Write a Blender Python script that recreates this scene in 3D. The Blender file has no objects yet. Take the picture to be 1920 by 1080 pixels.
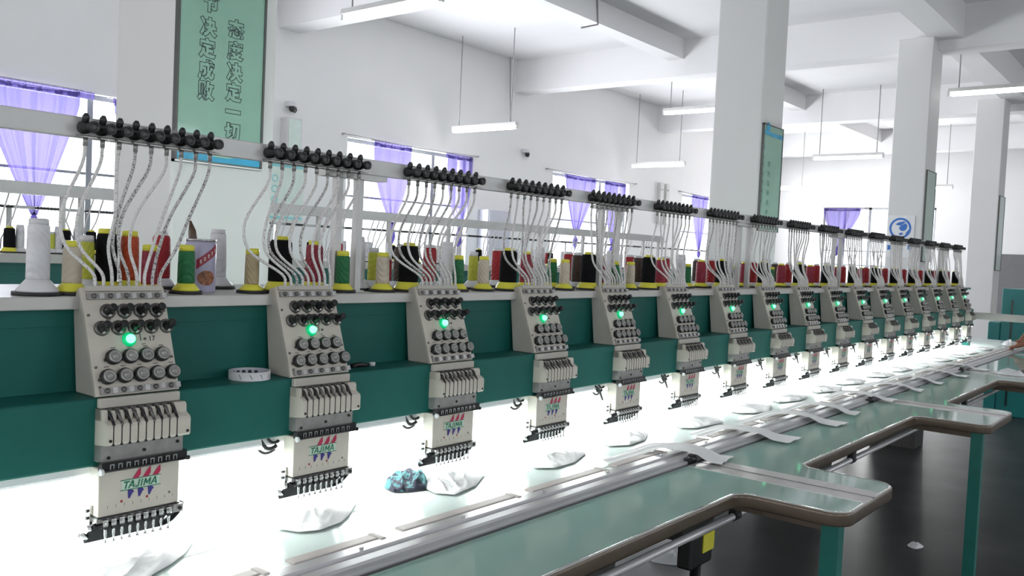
import bpy, bmesh, math, random
from mathutils import Vector, Matrix, noise
from mathutils.geometry import tessellate_polygon
random.seed(7)
sc = bpy.context.scene
C = sc.collection
PI = math.pi

# ------------------------------------------------------------------ camera
FPX = 1648.8
YAW, PITCH, ROLL = 0.675888, 0.041404, 0.046113
FWD = Vector((math.cos(YAW)*math.cos(PITCH), math.sin(YAW)*math.cos(PITCH), -math.sin(PITCH)))
_r = FWD.cross(Vector((0, 0, 1))).normalized()
_u = _r.cross(FWD)
RGT = _r*math.cos(ROLL) + _u*math.sin(ROLL)
UPV = -_r*math.sin(ROLL) + _u*math.cos(ROLL)
cd = bpy.data.cameras.new('camera'); cam = bpy.data.objects.new('camera', cd); C.objects.link(cam)
cd.sensor_width = 36; cd.lens = FPX/1920*36; cd.clip_start = 0.02; cd.clip_end = 200
M = Matrix((RGT, UPV, -FWD)).transposed().to_4x4()
cam.matrix_world = M
sc.camera = cam

def at(px, py, ax, val):
    """the point of the plane ax = val that shows at photo pixel (px, py)"""
    d = FWD*FPX + RGT*(px-960) - UPV*(py-540)
    return d*(val/d['xyz'.index(ax)])

# ------------------------------------------------------------------ world, lights, exposure
FLOOR, CEIL = -1.355, 3.06
WALLY, FARX, LEFTX, FRONTY = 9.0, 21.0, -4.0, -5.0
TABLE = -0.555
w = bpy.data.worlds.new('sky'); sc.world = w; w.use_nodes = True
bg = w.node_tree.nodes['Background']; bg.inputs[0].default_value = (0.93, 0.96, 1.0, 1); bg.inputs[1].default_value = 3.0
sc.view_settings.view_transform = 'Standard'; sc.view_settings.look = 'None'
sc.view_settings.exposure = 0.0; sc.view_settings.gamma = 1.0; sc.view_settings.use_curve_mapping = False
sc.cycles.max_bounces = 8; sc.cycles.diffuse_bounces = 4; sc.cycles.transparent_max_bounces = 12
sc.cycles.use_denoising = True
sc.cycles.sample_clamp_indirect = 6.0

WIN_BACK = [(3.0, 5.5), (7.64, 10.04), (12.2, 14.7), (16.87, 19.3)]
WIN_Z = (-0.42, 1.40)
WIN_FAR = (4.95, 7.45)
FILL_WIN_FRONT = [(-2.5, 1.0), (3.0, 6.5), (8.5, 12.0), (14.0, 17.5)]  # unseen windows behind the camera, added for fill light

def area(name, loc, size, direction, power, col=(1, 1, 1)):
    l = bpy.data.lights.new(name, 'AREA'); l.shape = 'RECTANGLE'; l.size, l.size_y = size; l.energy = power; l.color = col
    o = bpy.data.objects.new(name, l); C.objects.link(o); o.location = loc
    o.rotation_euler = Vector(direction).to_track_quat('-Z', 'Y').to_euler()
    return o
for i, (a, b) in enumerate(WIN_BACK):
    area('daylight_back', ((a+b)/2, WALLY+0.32, sum(WIN_Z)/2+0.02), (b-a-0.1, 1.7), (0, -1, 0.30), 360, (0.97, 0.98, 1.0))
area('daylight_far', (FARX+0.32, sum(WIN_FAR)/2, 0.5), (2.3, 1.7), (-1, 0, 0.25), 260, (1.0, 0.95, 0.93))
for i, (a, b) in enumerate(FILL_WIN_FRONT):
    area('fill_front', ((a+b)/2, FRONTY-0.32, 0.6), (b-a-0.1, 1.7), (0, 1, 0), 17, (1.0, 0.97, 0.95))  # added fill from the camera side
FILL_WIN_LEFT = [(-3.0, -0.5), (1.5, 4.5), (5.5, 8.0)]  # unseen openings in the left wall, added for fill light
for i, (a, b) in enumerate(FILL_WIN_LEFT):
    area('fill_left', (LEFTX-0.32, (a+b)/2, 0.6), (b-a-0.1, 1.7), (1, 0, 0), 20, (1.0, 0.98, 0.97))  # added fill to brighten the left faces of the pillars
# LED strips under the machine's beam, plus an added fill brightening the bed behind
for k in range(4):
    area('led_strip', (-0.1+1.9*(k+0.5), 1.50, -0.420), (1.86, 0.03), (0, -0.75, -1), 5.0, (0.97, 1.0, 0.985))
    area('bed_fill_rear', (-0.1+1.9*(k+0.5), 1.80, -0.36), (1.86, 0.10), (0, 0, -1), 16, (0.97, 1.0, 0.985))

# ------------------------------------------------------------------ materials
def mat(name, col, rough=0.5, metal=0.0, var=0.04, scale=12.0, spec=0.5, bump=0.0, coat=0.0):
    m = bpy.data.materials.new(name); m.use_nodes = True
    nt = m.node_tree; b = nt.nodes['Principled BSDF']
    b.inputs['Roughness'].default_value = rough; b.inputs['Metallic'].default_value = metal
    b.inputs['Specular IOR Level'].default_value = spec
    b.inputs['Coat Weight'].default_value = coat
    tc = nt.nodes.new('ShaderNodeTexCoord')
    n = nt.nodes.new('ShaderNodeTexNoise'); n.inputs['Scale'].default_value = scale; n.inputs['Detail'].default_value = 3
    nt.links.new(tc.outputs['Object'], n.inputs['Vector'])
    r = nt.nodes.new('ShaderNodeValToRGB')
    r.color_ramp.elements[0].position = 0.3; r.color_ramp.elements[1].position = 0.7
    r.color_ramp.elements[0].color = tuple(c*(1-var) for c in col)+(1,)
    r.color_ramp.elements[1].color = tuple(min(1, c*(1+var)) for c in col)+(1,)
    nt.links.new(n.outputs['Fac'], r.inputs['Fac']); nt.links.new(r.outputs['Color'], b.inputs['Base Color'])
    if bump:
        bp = nt.nodes.new('ShaderNodeBump'); bp.inputs['Strength'].default_value = bump; bp.inputs['Distance'].default_value = 0.01
        nt.links.new(n.outputs['Fac'], bp.inputs['Height']); nt.links.new(bp.outputs['Normal'], b.inputs['Normal'])
    return m

def emit(name, col, strength):
    m = bpy.data.materials.new(name); m.use_nodes = True
    b = m.node_tree.nodes['Principled BSDF']; b.inputs['Base Color'].default_value = tuple(min(1, c) for c in col)+(1,)
    b.inputs['Emission Color'].default_value = tuple(col)+(1,); b.inputs['Emission Strength'].default_value = strength
    return m

WHITE_WALL = mat('white_wall_paint', (0.80, 0.79, 0.79), 0.85, var=0.015, scale=1.5)
CEIL_M = mat('ceiling_paint', (0.80, 0.79, 0.80), 0.9, var=0.015, scale=1.2)
PILLAR_M = mat('pillar_paint', (0.69, 0.68, 0.675), 0.6, var=0.015, scale=2)
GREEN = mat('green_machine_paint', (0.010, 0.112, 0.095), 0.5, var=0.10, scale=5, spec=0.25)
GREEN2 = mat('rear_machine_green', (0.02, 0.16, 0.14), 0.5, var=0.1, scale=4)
BEIGE = mat('beige_enamel', (0.56, 0.52, 0.455), 0.38, var=0.04, scale=18)
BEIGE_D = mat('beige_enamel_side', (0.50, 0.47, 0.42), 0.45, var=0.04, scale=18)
GREYPLATE = mat('grey_plate', (0.33, 0.32, 0.31), 0.38, metal=0.6, var=0.12, scale=60)
STEEL = mat('steel', (0.60, 0.60, 0.60), 0.22, metal=1.0, var=0.08, scale=60)
DARKSTEEL = mat('dark_steel', (0.16, 0.155, 0.15), 0.35, metal=0.8, var=0.15, scale=60)
BLACK = mat('black_plastic', (0.012, 0.012, 0.013), 0.28, var=0.2, scale=40)
MATTE = mat('matte_black', (0.010, 0.010, 0.012), 0.8, var=0.3, scale=60, spec=0.08)
KNOB = mat('knob_charcoal', (0.022, 0.022, 0.023), 0.35, var=0.3, scale=60)
BLACKR = mat('black_rubber', (0.02, 0.02, 0.022), 0.6, var=0.2, scale=40)
ALU = mat('aluminium', (0.62, 0.61, 0.63), 0.32, metal=0.4, var=0.05, scale=8)
RAILM = mat('rail_grey_paint', (0.55, 0.545, 0.54), 0.4, metal=0.25, var=0.05, scale=14)
DECKM = mat('shelf_grey', (0.50, 0.49, 0.47), 0.42, metal=0.3, var=0.08, scale=10)
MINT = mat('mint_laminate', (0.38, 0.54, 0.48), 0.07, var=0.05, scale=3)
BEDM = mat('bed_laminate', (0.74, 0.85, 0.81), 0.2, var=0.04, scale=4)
EDGE = mat('brown_edge_band', (0.13, 0.10, 0.075), 0.3, metal=0.3, var=0.1, scale=20)
CHROME = mat('polished_edge', (0.75, 0.74, 0.72), 0.15, metal=1.0, var=0.03)
SEAMS = mat('silver_strip', (0.60, 0.57, 0.57), 0.3, metal=0.55, var=0.05, scale=10)
CLIPM = mat('beige_clip_strip', (0.58, 0.53, 0.50), 0.5, var=0.06, scale=20)
LEGM = mat('leg_green_paint', (0.01, 0.15, 0.125), 0.4, var=0.1)
CLOTH = mat('white_cloth', (0.90, 0.90, 0.90), 0.95, var=0.02, scale=30)
SHEET = mat('backing_sheet', (0.76, 0.85, 0.82), 0.85, var=0.02, scale=30)
FLOORM = mat('dark_floor', (0.040, 0.039, 0.040), 0.38, var=0.6, scale=2.2, bump=0.05)
BROWN = mat('dark_wood_handle', (0.07, 0.035, 0.015), 0.3, var=0.2)
LAMPM = mat('lamp_white_metal', (0.62, 0.61, 0.60), 0.5)
WIRE = mat('grey_wire', (0.35, 0.34, 0.34), 0.6)
FRAME = mat('window_frame_grey', (0.30, 0.31, 0.33), 0.5)
SIGNM = mat('mint_sign_board', (0.235, 0.40, 0.325), 0.12, var=0.12, scale=1.6, coat=0.5)
SIGNF = mat('sign_frame_dark', (0.10, 0.105, 0.10), 0.35, metal=0.5)
SIGNS = mat('sign_frame_silver', (0.6, 0.6, 0.6), 0.3, metal=0.8)
SIGNB = mat('sign_blue_band', (0.03, 0.30, 0.50), 0.25, var=0.25, scale=6)
SIGNG = mat('sign_pale_green', (0.33, 0.62, 0.46), 0.25, var=0.1, scale=6)
INK = mat('dark_ink', (0.03, 0.045, 0.05), 0.5)
INKP = mat('faded_ink', (0.14, 0.27, 0.24), 0.5)
PAPER = mat('white_paper', (0.78, 0.78, 0.80), 0.8)
PALEP = mat('pale_poster', (0.66, 0.76, 0.70), 0.5)
CYAN = mat('poster_cyan', (0.25, 0.62, 0.66), 0.5)
BLUE = mat('emblem_blue', (0.035, 0.16, 0.52), 0.5)
LBLUE = mat('emblem_light', (0.62, 0.72, 0.88), 0.5)
LAV = mat('lavender_grey_box', (0.55, 0.55, 0.63), 0.5)
CABG = mat('cabinet_grey', (0.17, 0.165, 0.175), 0.5)
CABT = mat('cabinet_teal', (0.015, 0.19, 0.19), 0.4)
LOGO_R = mat('logo_crimson', (0.42, 0.012, 0.07), 0.4)
LOGO_G = mat('logo_green', (0.01, 0.16, 0.09), 0.4)
LOGO_L = mat('logo_pale_green', (0.50, 0.62, 0.52), 0.4)
LOGO_B = mat('logo_blue', (0.03, 0.02, 0.20), 0.4)
REDDOT = mat('red_dot', (0.35, 0.02, 0.02), 0.5)
YELLOW = mat('yellow_plastic', (0.72, 0.68, 0.06), 0.3)
FOOTW = mat('white_plastic', (0.66, 0.66, 0.68), 0.3)
TEALC = mat('teal_black_print', (0.03, 0.12, 0.15), 0.85, var=0.0)
_nt = TEALC.node_tree; _rp = [n for n in _nt.nodes if n.type == 'VALTORGB'][0]; _ns = [n for n in _nt.nodes if n.type == 'TEX_NOISE'][0]
_ns.inputs['Scale'].default_value = 38; _rp.color_ramp.interpolation = 'CONSTANT'
_rp.color_ramp.elements[0].color = (0.012, 0.014, 0.03, 1); _rp.color_ramp.elements[1].color = (0.05, 0.155, 0.17, 1); _rp.color_ramp.elements[1].position = 0.5
SKIN = mat('skin', (0.23, 0.095, 0.055), 0.5)
SHIRT = mat('dark_blue_shirt', (0.03, 0.04, 0.09), 0.9)
TROUS = mat('dark_trousers', (0.02, 0.02, 0.025), 0.9)
HAIR = mat('black_hair', (0.01, 0.009, 0.008), 0.5)
TIN = mat('tin_lilac', (0.42, 0.40, 0.55), 0.35, var=0.1)
TINR = mat('tin_red', (0.30, 0.02, 0.04), 0.4)
TINF = mat('tin_food', (0.25, 0.09, 0.04), 0.5, var=0.7, scale=160)
LED_CORE = emit('green_lamp_core', (0.33, 1.0, 0.60), 2.6)
LED_CORE.node_tree.nodes['Principled BSDF'].inputs['Emission Color'].default_value = (0.16, 1.0, 0.46, 1)
LED_HALO = emit('green_lamp_halo', (0.0, 0.50, 0.17), 0.7)  # halo of light around the lamp, made as a glowing ring
TUBE_E = emit('fluorescent_tube', (1.0, 0.99, 0.97), 9.0)
STRIP_E = emit('led_strip_light', (0.97, 1.0, 0.985), 5.0)

def speckle(name, light, dark, pos=0.42):
    m = mat(name, light, 0.6, var=0)
    nt = m.node_tree; rp = [n for n in nt.nodes if n.type == 'VALTORGB'][0]; ns = [n for n in nt.nodes if n.type == 'TEX_NOISE'][0]
    ns.inputs['Scale'].default_value = 330; ns.inputs['Detail'].default_value = 1
    rp.color_ramp.elements[0].color = dark+(1,); rp.color_ramp.elements[1].color = light+(1,)
    rp.color_ramp.elements[0].position = pos-0.04; rp.color_ramp.elements[1].position = pos+0.04
    return m
TUBE_W = speckle('braided_tube_white', (0.74, 0.72, 0.71), (0.46, 0.42, 0.41), 0.40)
TUBE_G = speckle('braided_tube_grey', (0.62, 0.60, 0.59), (0.20, 0.19, 0.19), 0.45)

def thread_mat(name, col):
    m = mat(name, col, 0.55, var=0.10, scale=30)
    nt = m.node_tree; b = nt.nodes['Principled BSDF']
    tc = [n for n in nt.nodes if n.type == 'TEX_COORD'][0]
    wv = nt.nodes.new('ShaderNodeTexWave'); wv.inputs['Scale'].default_value = 45; wv.bands_direction = 'DIAGONAL'; wv.inputs['Distortion'].default_value = 3
    nt.links.new(tc.outputs['Object'], wv.inputs['Vector'])
    bp = nt.nodes.new('ShaderNodeBump'); bp.inputs['Strength'].default_value = 0.5; bp.inputs['Distance'].default_value = 0.002
    nt.links.new(wv.outputs['Fac'], bp.inputs['Height']); nt.links.new(bp.outputs['Normal'], b.inputs['Normal'])
    return m
THREAD = {k: thread_mat(k+'_thread', c) for k, c in dict(
    white=(0.66, 0.66, 0.69), beige=(0.55, 0.48, 0.38), tan=(0.42, 0.34, 0.20), lime=(0.50, 0.52, 0.05), black=(0.008, 0.008, 0.009),
    orange=(0.42, 0.05, 0.008), crimson=(0.26, 0.012, 0.035), red=(0.33, 0.006, 0.012), green=(0.004, 0.135, 0.04), brown=(0.045, 0.022, 0.014)).items()}

THREAD['black'].node_tree.nodes['Principled BSDF'].inputs['Roughness'].default_value = 0.9
THREAD['black'].node_tree.nodes['Principled BSDF'].inputs['Specular IOR Level'].default_value = 0.15
def sheer():
    m = bpy.data.materials.new('sheer_purple_curtain'); m.use_nodes = True; nt = m.node_tree
    for n in list(nt.nodes): nt.nodes.remove(n)
    out = nt.nodes.new('ShaderNodeOutputMaterial')
    df = nt.nodes.new('ShaderNodeBsdfDiffuse'); tl = nt.nodes.new('ShaderNodeBsdfTranslucent'); tr = nt.nodes.new('ShaderNodeBsdfTransparent')
    n = nt.nodes.new('ShaderNodeTexNoise'); n.inputs['Scale'].default_value = 9
    r = nt.nodes.new('ShaderNodeValToRGB'); r.color_ramp.elements[0].color = (0.050, 0.040, 0.125, 1); r.color_ramp.elements[1].color = (0.068, 0.056, 0.16, 1)
    nt.links.new(n.outputs['Fac'], r.inputs['Fac'])
    for s in (df, tl): nt.links.new(r.outputs['Color'], s.inputs['Color'])
    tr.inputs['Color'].default_value = (0.72, 0.68, 0.92, 1)
    a = nt.nodes.new('ShaderNodeMixShader'); a.inputs[0].default_value = 0.5
    nt.links.new(df.outputs[0], a.inputs[1]); nt.links.new(tl.outputs[0], a.inputs[2])
    b = nt.nodes.new('ShaderNodeMixShader'); b.inputs[0].default_value = 0.13
    nt.links.new(a.outputs[0], b.inputs[1]); nt.links.new(tr.outputs[0], b.inputs[2])
    nt.links.new(b.outputs[0], out.inputs['Surface'])
    return m
SHEER = sheer()
def glass():
    m = bpy.data.materials.new('window_glass'); m.use_nodes = True; nt = m.node_tree
    for n in list(nt.nodes): nt.nodes.remove(n)
    out = nt.nodes.new('ShaderNodeOutputMaterial'); tr = nt.nodes.new('ShaderNodeBsdfTransparent'); gl = nt.nodes.new('ShaderNodeBsdfGlossy')
    gl.inputs['Roughness'].default_value = 0.03; tr.inputs['Color'].default_value = (0.96, 0.98, 0.98, 1)
    x = nt.nodes.new('ShaderNodeMixShader'); x.inputs[0].default_value = 0.04
    nt.links.new(tr.outputs[0], x.inputs[1]); nt.links.new(gl.outputs[0], x.inputs[2]); nt.links.new(x.outputs[0], out.inputs['Surface'])
    return m
GLASS = glass()

# ------------------------------------------------------------------ mesh builder
class MB:
    def __init__(s): s.v = []; s.f = []; s.m = []; s.sm = []
    def add(s, vs, fs, mi=0, smooth=False):
        o = len(s.v); s.v += [tuple(v) for v in vs]
        for f in fs: s.f.append([i+o for i in f]); s.m.append(mi); s.sm.append(smooth)
        return s
    def box(s, x0, x1, y0, y1, z0, z1, mi=0):
        vs = [(x, y, z) for z in (z0, z1) for y in (y0, y1) for x in (x0, x1)]
        return s.add(vs, [(0, 2, 3, 1), (4, 5, 7, 6), (0, 1, 5, 4), (2, 6, 7, 3), (0, 4, 6, 2), (1, 3, 7, 5)], mi)
    def obox(s, c, ex, ey, ez, mi=0):
        c = Vector(c); vs = [c+ex*a+ey*b+ez*d for d in (-1, 1) for b in (-1, 1) for a in (-1, 1)]
        return s.add(vs, [(0, 2, 3, 1), (4, 5, 7, 6), (0, 1, 5, 4), (2, 6, 7, 3), (0, 4, 6, 2), (1, 3, 7, 5)], mi)
    def prism(s, poly, x0, x1, mi=0):
        """poly in (y, z), extruded along x"""
        n = len(poly); vs = [(x0, a, b) for a, b in poly]+[(x1, a, b) for a, b in poly]
        return s.add(vs, [tuple(range(n)), tuple(range(2*n-1, n-1, -1))]+[(i, i+n, (i+1) % n+n, (i+1) % n) for i in range(n)], mi)
    def slab(s, poly, z0, z1, mi=0):
        """poly in (x, y), extruded along z"""
        n = len(poly); vs = [(a, b, z0) for a, b in poly]+[(a, b, z1) for a, b in poly]
        return s.add(vs, [tuple(range(n-1, -1, -1)), tuple(range(n, 2*n))]+[(i, (i+1) % n, (i+1) % n+n, i+n) for i in range(n)], mi)
    def lathe(s, prof, o, ax=(0, 0, 1), n=16, mi=0, caps=True, smooth=True):
        """prof: (radius, height along ax)"""
        o = Vector(o); ax = Vector(ax).normalized(); a = ax.orthogonal().normalized(); b = ax.cross(a)
        k0 = len(s.v); vs = []
        for r, h in prof:
            for i in range(n):
                t = 2*PI*i/n; vs.append(o+ax*h+(a*math.cos(t)+b*math.sin(t))*r)
        fs = []
        for j in range(len(prof)-1):
            for i in range(n): fs.append((j*n+i, j*n+(i+1) % n, (j+1)*n+(i+1) % n, (j+1)*n+i))
        s.add(vs, fs, mi, smooth)
        if caps:
            m = len(prof)-1
            s.f.append([k0+i for i in range(n-1, -1, -1)]); s.m.append(mi); s.sm.append(False)
            s.f.append([k0+m*n+i for i in range(n)]); s.m.append(mi); s.sm.append(False)
        return s
    def cyl(s, p, q, r, r2=None, n=12, mi=0):
        p = Vector(p); q = Vector(q); return s.lathe([(r, 0), (r if r2 is None else r2, (q-p).length)], p, q-p, n, mi)
    def ball(s, c, r, n=12, mi=0, sz=1.0):
        return s.lathe([(max(1e-4, r*math.sin(PI*k/8)), -r*sz*math.cos(PI*k/8)) for k in range(9)], c, (0, 0, 1), n, mi, False)
    def tube(s, pts, r, n=8, mi=0, caps=True):
        pts = [Vector(p) for p in pts]; k0 = len(s.v); vs = []; ref = None
        for i, p in enumerate(pts):
            d = (pts[min(i+1, len(pts)-1)]-pts[max(i-1, 0)]).normalized()
            if ref is None: ref = d.orthogonal().normalized()
            a = (ref-d*ref.dot(d)).normalized(); ref = a; b = d.cross(a)
            rr = r[i] if isinstance(r, (list, tuple)) else r
            for j in range(n):
                t = 2*PI*j/n; vs.append(p+(a*math.cos(t)+b*math.sin(t))*rr)
        fs = [(i*n+j, i*n+(j+1) % n, (i+1)*n+(j+1) % n, (i+1)*n+j) for i in range(len(pts)-1) for j in range(n)]
        s.add(vs, fs, mi, True)
        if caps:
            m = len(pts)-1
            s.f.append([k0+i for i in range(n-1, -1, -1)]); s.m.append(mi); s.sm.append(False)
            s.f.append([k0+m*n+i for i in range(n)]); s.m.append(mi); s.sm.append(False)
        return s
    def grid(s, fn, nu, nv, mi=0, smooth=True):
        vs = [fn(i/nu, j/nv) for j in range(nv+1) for i in range(nu+1)]
        fs = [(j*(nu+1)+i, j*(nu+1)+i+1, (j+1)*(nu+1)+i+1, (j+1)*(nu+1)+i) for j in range(nv) for i in range(nu)]
        return s.add(vs, fs, mi, smooth)
    def build(s, name, mats, parent=None, off=(0, 0, 0), bevel=0, solid=0, subsurf=0):
        me = bpy.data.meshes.new(name)
        me.from_pydata([(v[0]-off[0], v[1]-off[1], v[2]-off[2]) for v in s.v], [], s.f)
        for m in (mats if isinstance(mats, (list, tuple)) else [mats]): me.materials.append(m)
        for p, mi, sm in zip(me.polygons, s.m, s.sm): p.material_index = mi; p.use_smooth = sm
        me.update()
        o = bpy.data.objects.new(name, me); C.objects.link(o)
        if parent: o.parent = parent
        else: o.location = off
        if solid:
            md = o.modifiers.new('solid', 'SOLIDIFY'); md.thickness = solid; md.offset = 0
        if bevel:
            md = o.modifiers.new('bevel', 'BEVEL'); md.width = bevel; md.segments = 2; md.limit_method = 'ANGLE'; md.angle_limit = math.radians(40)
        if subsurf:
            md = o.modifiers.new('sub', 'SUBSURF'); md.levels = md.render_levels = subsurf
        return o

def empty(name, loc, label=None, cat=None, group=None, kind=None):
    o = bpy.data.objects.new(name, None); C.objects.link(o); o.location = loc; o.empty_display_size = 0.05
    return tag(o, label, cat, group, kind)
def tag(o, label=None, cat=None, group=None, kind=None):
    if label: o['label'] = label
    if cat: o['category'] = cat
    if group: o['group'] = group
    if kind: o['kind'] = kind
    return o
def struct(name, mb, mats, label=None, parent=None, **k):
    o = mb.build(name, mats, parent, **k)
    if not parent: o['kind'] = 'structure'
    return o
KIDS = {}
def kids(o): return [c for c in bpy.data.objects if c.parent == o]
def tree(o):
    return (o, [tree(c) for c in kids(o)])
def dup(t, parent=None):
    o, ch = t
    c = o.copy(); C.objects.link(c)
    if parent: c.parent = parent
    for x in ch: dup(x, c)
    return c
ORD = ['zeroth', 'first', 'second', 'third', 'fourth', 'fifth', 'sixth', 'seventh', 'eighth', 'ninth', 'tenth', 'eleventh', 'twelfth', 'thirteenth',
       'fourteenth', 'fifteenth', 'sixteenth', 'seventeenth', 'eighteenth', 'nineteenth']
for _t in ('twent', 'thirt', 'fort'): ORD += [_t+'ieth']+[_t+'y-'+ORD[_k] for _k in range(1, 10)]

def text_mesh(s, size, bold=0.0, shear=0.0, outline=0.0, extrude=0.0, sx=1.0):
    cu = bpy.data.curves.new('txt', 'FONT'); cu.body = s; cu.size = size; cu.offset = bold; cu.shear = shear
    cu.align_x = 'CENTER'; cu.align_y = 'CENTER'; cu.extrude = extrude; cu.resolution_u = 3
    if outline: cu.fill_mode = 'NONE'; cu.bevel_depth = outline; cu.bevel_resolution = 0
    ob = bpy.data.objects.new('txt', cu); C.objects.link(ob)
    bpy.context.view_layer.update()
    me = bpy.data.meshes.new_from_object(ob.evaluated_get(bpy.context.evaluated_depsgraph_get()))
    bpy.data.objects.remove(ob); bpy.data.curves.remove(cu)
    vs = [(v.co.x*sx, v.co.y, v.co.z) for v in me.vertices]; fs = [tuple(p.vertices) for p in me.polygons]
    bpy.data.meshes.remove(me)
    return vs, fs

# ------------------------------------------------------------------ room
m = MB().box(LEFTX-0.3, FARX+0.3, FRONTY-0.3, WALLY+0.3, FLOOR-0.2, FLOOR); struct('floor', m, FLOORM)
m = MB().box(LEFTX-0.3, FARX+0.3, FRONTY-0.3, WALLY+0.3, CEIL, CEIL+0.2); struct('ceiling', m, CEIL_M)
def wall_along_x(name, y0, y1, wins, z0, z1):
    m = MB(); x = LEFTX
    for a, b in wins:
        m.box(x, a, y0, y1, FLOOR, CEIL); m.box(a, b, y0, y1, FLOOR, z0); m.box(a, b, y0, y1, z1, CEIL); x = b
    m.box(x, FARX, y0, y1, FLOOR, CEIL)
    return struct(name, m, WHITE_WALL)
wall_along_x('wall_back', WALLY, WALLY+0.25, WIN_BACK, *WIN_Z)
wall_along_x('wall_front', FRONTY-0.25, FRONTY, FILL_WIN_FRONT, -0.3, 1.5)
m = MB().box(FARX, FARX+0.25, FRONTY, WIN_FAR[0], FLOOR, CEIL).box(FARX, FARX+0.25, WIN_FAR[1], WALLY, FLOOR, CEIL)
m.box(FARX, FARX+0.25, WIN_FAR[0], WIN_FAR[1], FLOOR, WIN_Z[0]).box(FARX, FARX+0.25, WIN_FAR[0], WIN_FAR[1], WIN_Z[1], CEIL)
struct('wall_right', m, WHITE_WALL)
m = MB(); y = FRONTY
for a, b in FILL_WIN_LEFT:
    m.box(LEFTX-0.25, LEFTX, y, a, FLOOR, CEIL).box(LEFTX-0.25, LEFTX, a, b, FLOOR, -0.3).box(LEFTX-0.25, LEFTX, a, b, 1.5, CEIL); y = b
m.box(LEFTX-0.25, LEFTX, y, WALLY, FLOOR, CEIL)
struct('wall_left', m, WHITE_WALL)

def window_x(n, a, b, y, z0, z1, mulls, transoms, sgn=1):
    f = MB(); t = 0.05
    f.box(a, b, y, y+0.06, z0, z0+t).box(a, b, y, y+0.06, z1-t, z1).box(a, a+t, y, y+0.06, z0, z1).box(b-t, b, y, y+0.06, z0, z1)
    for x in mulls: f.box(x-0.03, x+0.03, y+0.002, y+0.058, z0, z1)
    for z in transoms: f.box(a, b, y+0.01, y+0.05, z-0.014, z+0.014)
    o = struct('window_%d' % n, f, FRAME)
    MB().box(a+0.01, b-0.01, y+0.027, y+0.031, z0+0.01, z1-0.01).build('pane', GLASS, o)
    return o
window_x(1, *WIN_BACK[0], WALLY+0.08, *WIN_Z, [4.31], [0.595])
window_x(2, *WIN_BACK[1], WALLY+0.08, *WIN_Z, [9.34], [0.64])
window_x(3, *WIN_BACK[2], WALLY+0.08, *WIN_Z, [13.8], [0.60])
window_x(4, *WIN_BACK[3], WALLY+0.08, *WIN_Z, [18.4], [0.60])
for i, (a, b) in enumerate(FILL_WIN_FRONT): window_x(6+i, a, b, FRONTY-0.14, -0.3, 1.5, [(a+b)/2], [0.7])  # unseen front windows, added to go with the fill lights
f = MB(); a, b = WIN_FAR; y = FARX+0.08
f.box(y, y+0.06, a, b, WIN_Z[0], WIN_Z[0]+0.05).box(y, y+0.06, a, b, WIN_Z[1]-0.05, WIN_Z[1]).box(y, y+0.06, a, a+0.05, *WIN_Z).box(y, y+0.06, b-0.05, b, *WIN_Z)
for q in (5.5, 6.38, 6.95): f.box(y, y+0.06, q-0.03, q+0.03, *WIN_Z)
for q in (0.05, 0.38): f.box(y+0.01, y+0.05, a, b, q-0.015, q+0.015)
o = struct('window_5', f, FRAME); MB().box(y+0.027, y+0.031, a+0.01, b-0.01, WIN_Z[0]+0.01, WIN_Z[1]-0.01).build('pane', GLASS, o)

# beams: cross beams over the pillar lines, a row beam over the pillars, a secondary beam per bay
BX = [6.5, 11.07, 15.7, 20.3]
for x in [1.9]+BX:
    m = MB().box(x, x+0.32, FRONTY, WALLY, 2.56, CEIL); struct('beam', m, CEIL_M)
for x0, x1 in zip([LEFTX, 2.22]+[b+0.32 for b in BX], [1.9]+BX+[FARX]):
    if x1-x0 < 0.5: continue
    struct('beam', MB().box(x0, x1, 2.44, 2.76, 2.67, CEIL), CEIL_M)
    struct('beam', MB().box(x0, x1, 6.0, 6.24, 2.79, CEIL), CEIL_M)
PX = [(1.553, 1.948), (6.22, 6.62), (10.86, 11.30), (15.15, 15.6)]
for a, b in PX:
    m = MB().box(a, b, 2.70, 3.09, FLOOR, 2.68); struct('pillar', m, PILLAR_M, bevel=0.012)

# ------------------------------------------------------------------ pillar signs
def sign_board(x0, x1, z0, z1, label, y=2.70):
    t = empty('sign_board', ((x0+x1)/2, y, z0), label, 'sign'); off = t.location
    MB().box(x0+0.008, x1-0.008, y-0.016, y-0.004, z0+0.008, z1-0.008).build('panel', SIGNM, t, off)
    fr = MB().box(x0, x0+0.008, y-0.02, y, z0, z1).box(x1-0.008, x1, y-0.02, y, z0, z1).box(x0, x1, y-0.02, y, z0, z0+0.008).box(x0, x1, y-0.02, y, z1-0.008, z1)
    fr.build('frame', SIGNF, t, off)
    return t, off
sx0, sx1 = at(324, 290, 'y', 2.69).x, at(488, 318, 'y', 2.69).x
sz0 = at(322, 301, 'y', 2.68).z
t, off = sign_board(sx0, sx1, sz0, sz0+1.75, 'tall mint green slogan board with outlined Chinese characters, on the nearest pillar')
MB().box(sx0+0.01, sx1-0.01, 2.6825, 2.684, sz0+0.030, sz0+0.052).build('wave_band', SIGNG, t, off)
b = MB(); N = 40
b.grid(lambda u, v: (sx0+0.01+u*(sx1-sx0-0.02), 2.682, sz0+0.012+v*(0.022+0.006*math.sin(u*9))), N, 1); b.build('blue_band', SIGNB, t, off)
MB().box(sx0, sx1, 2.676, 2.679, sz0+0.001, sz0+0.006).build('bottom_trim', SIGNS, t, off)
CH = [('细', 398, -32), ('节', 396, 8), ('决', 391, 53), ('定', 389, 93), ('成', 387, 133), ('败', 386, 172),
      ('态', 443, 58), ('度', 441, 98), ('决', 440, 138), ('定', 438, 176), ('一', 437, 213), ('切', 436, 250)]
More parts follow.
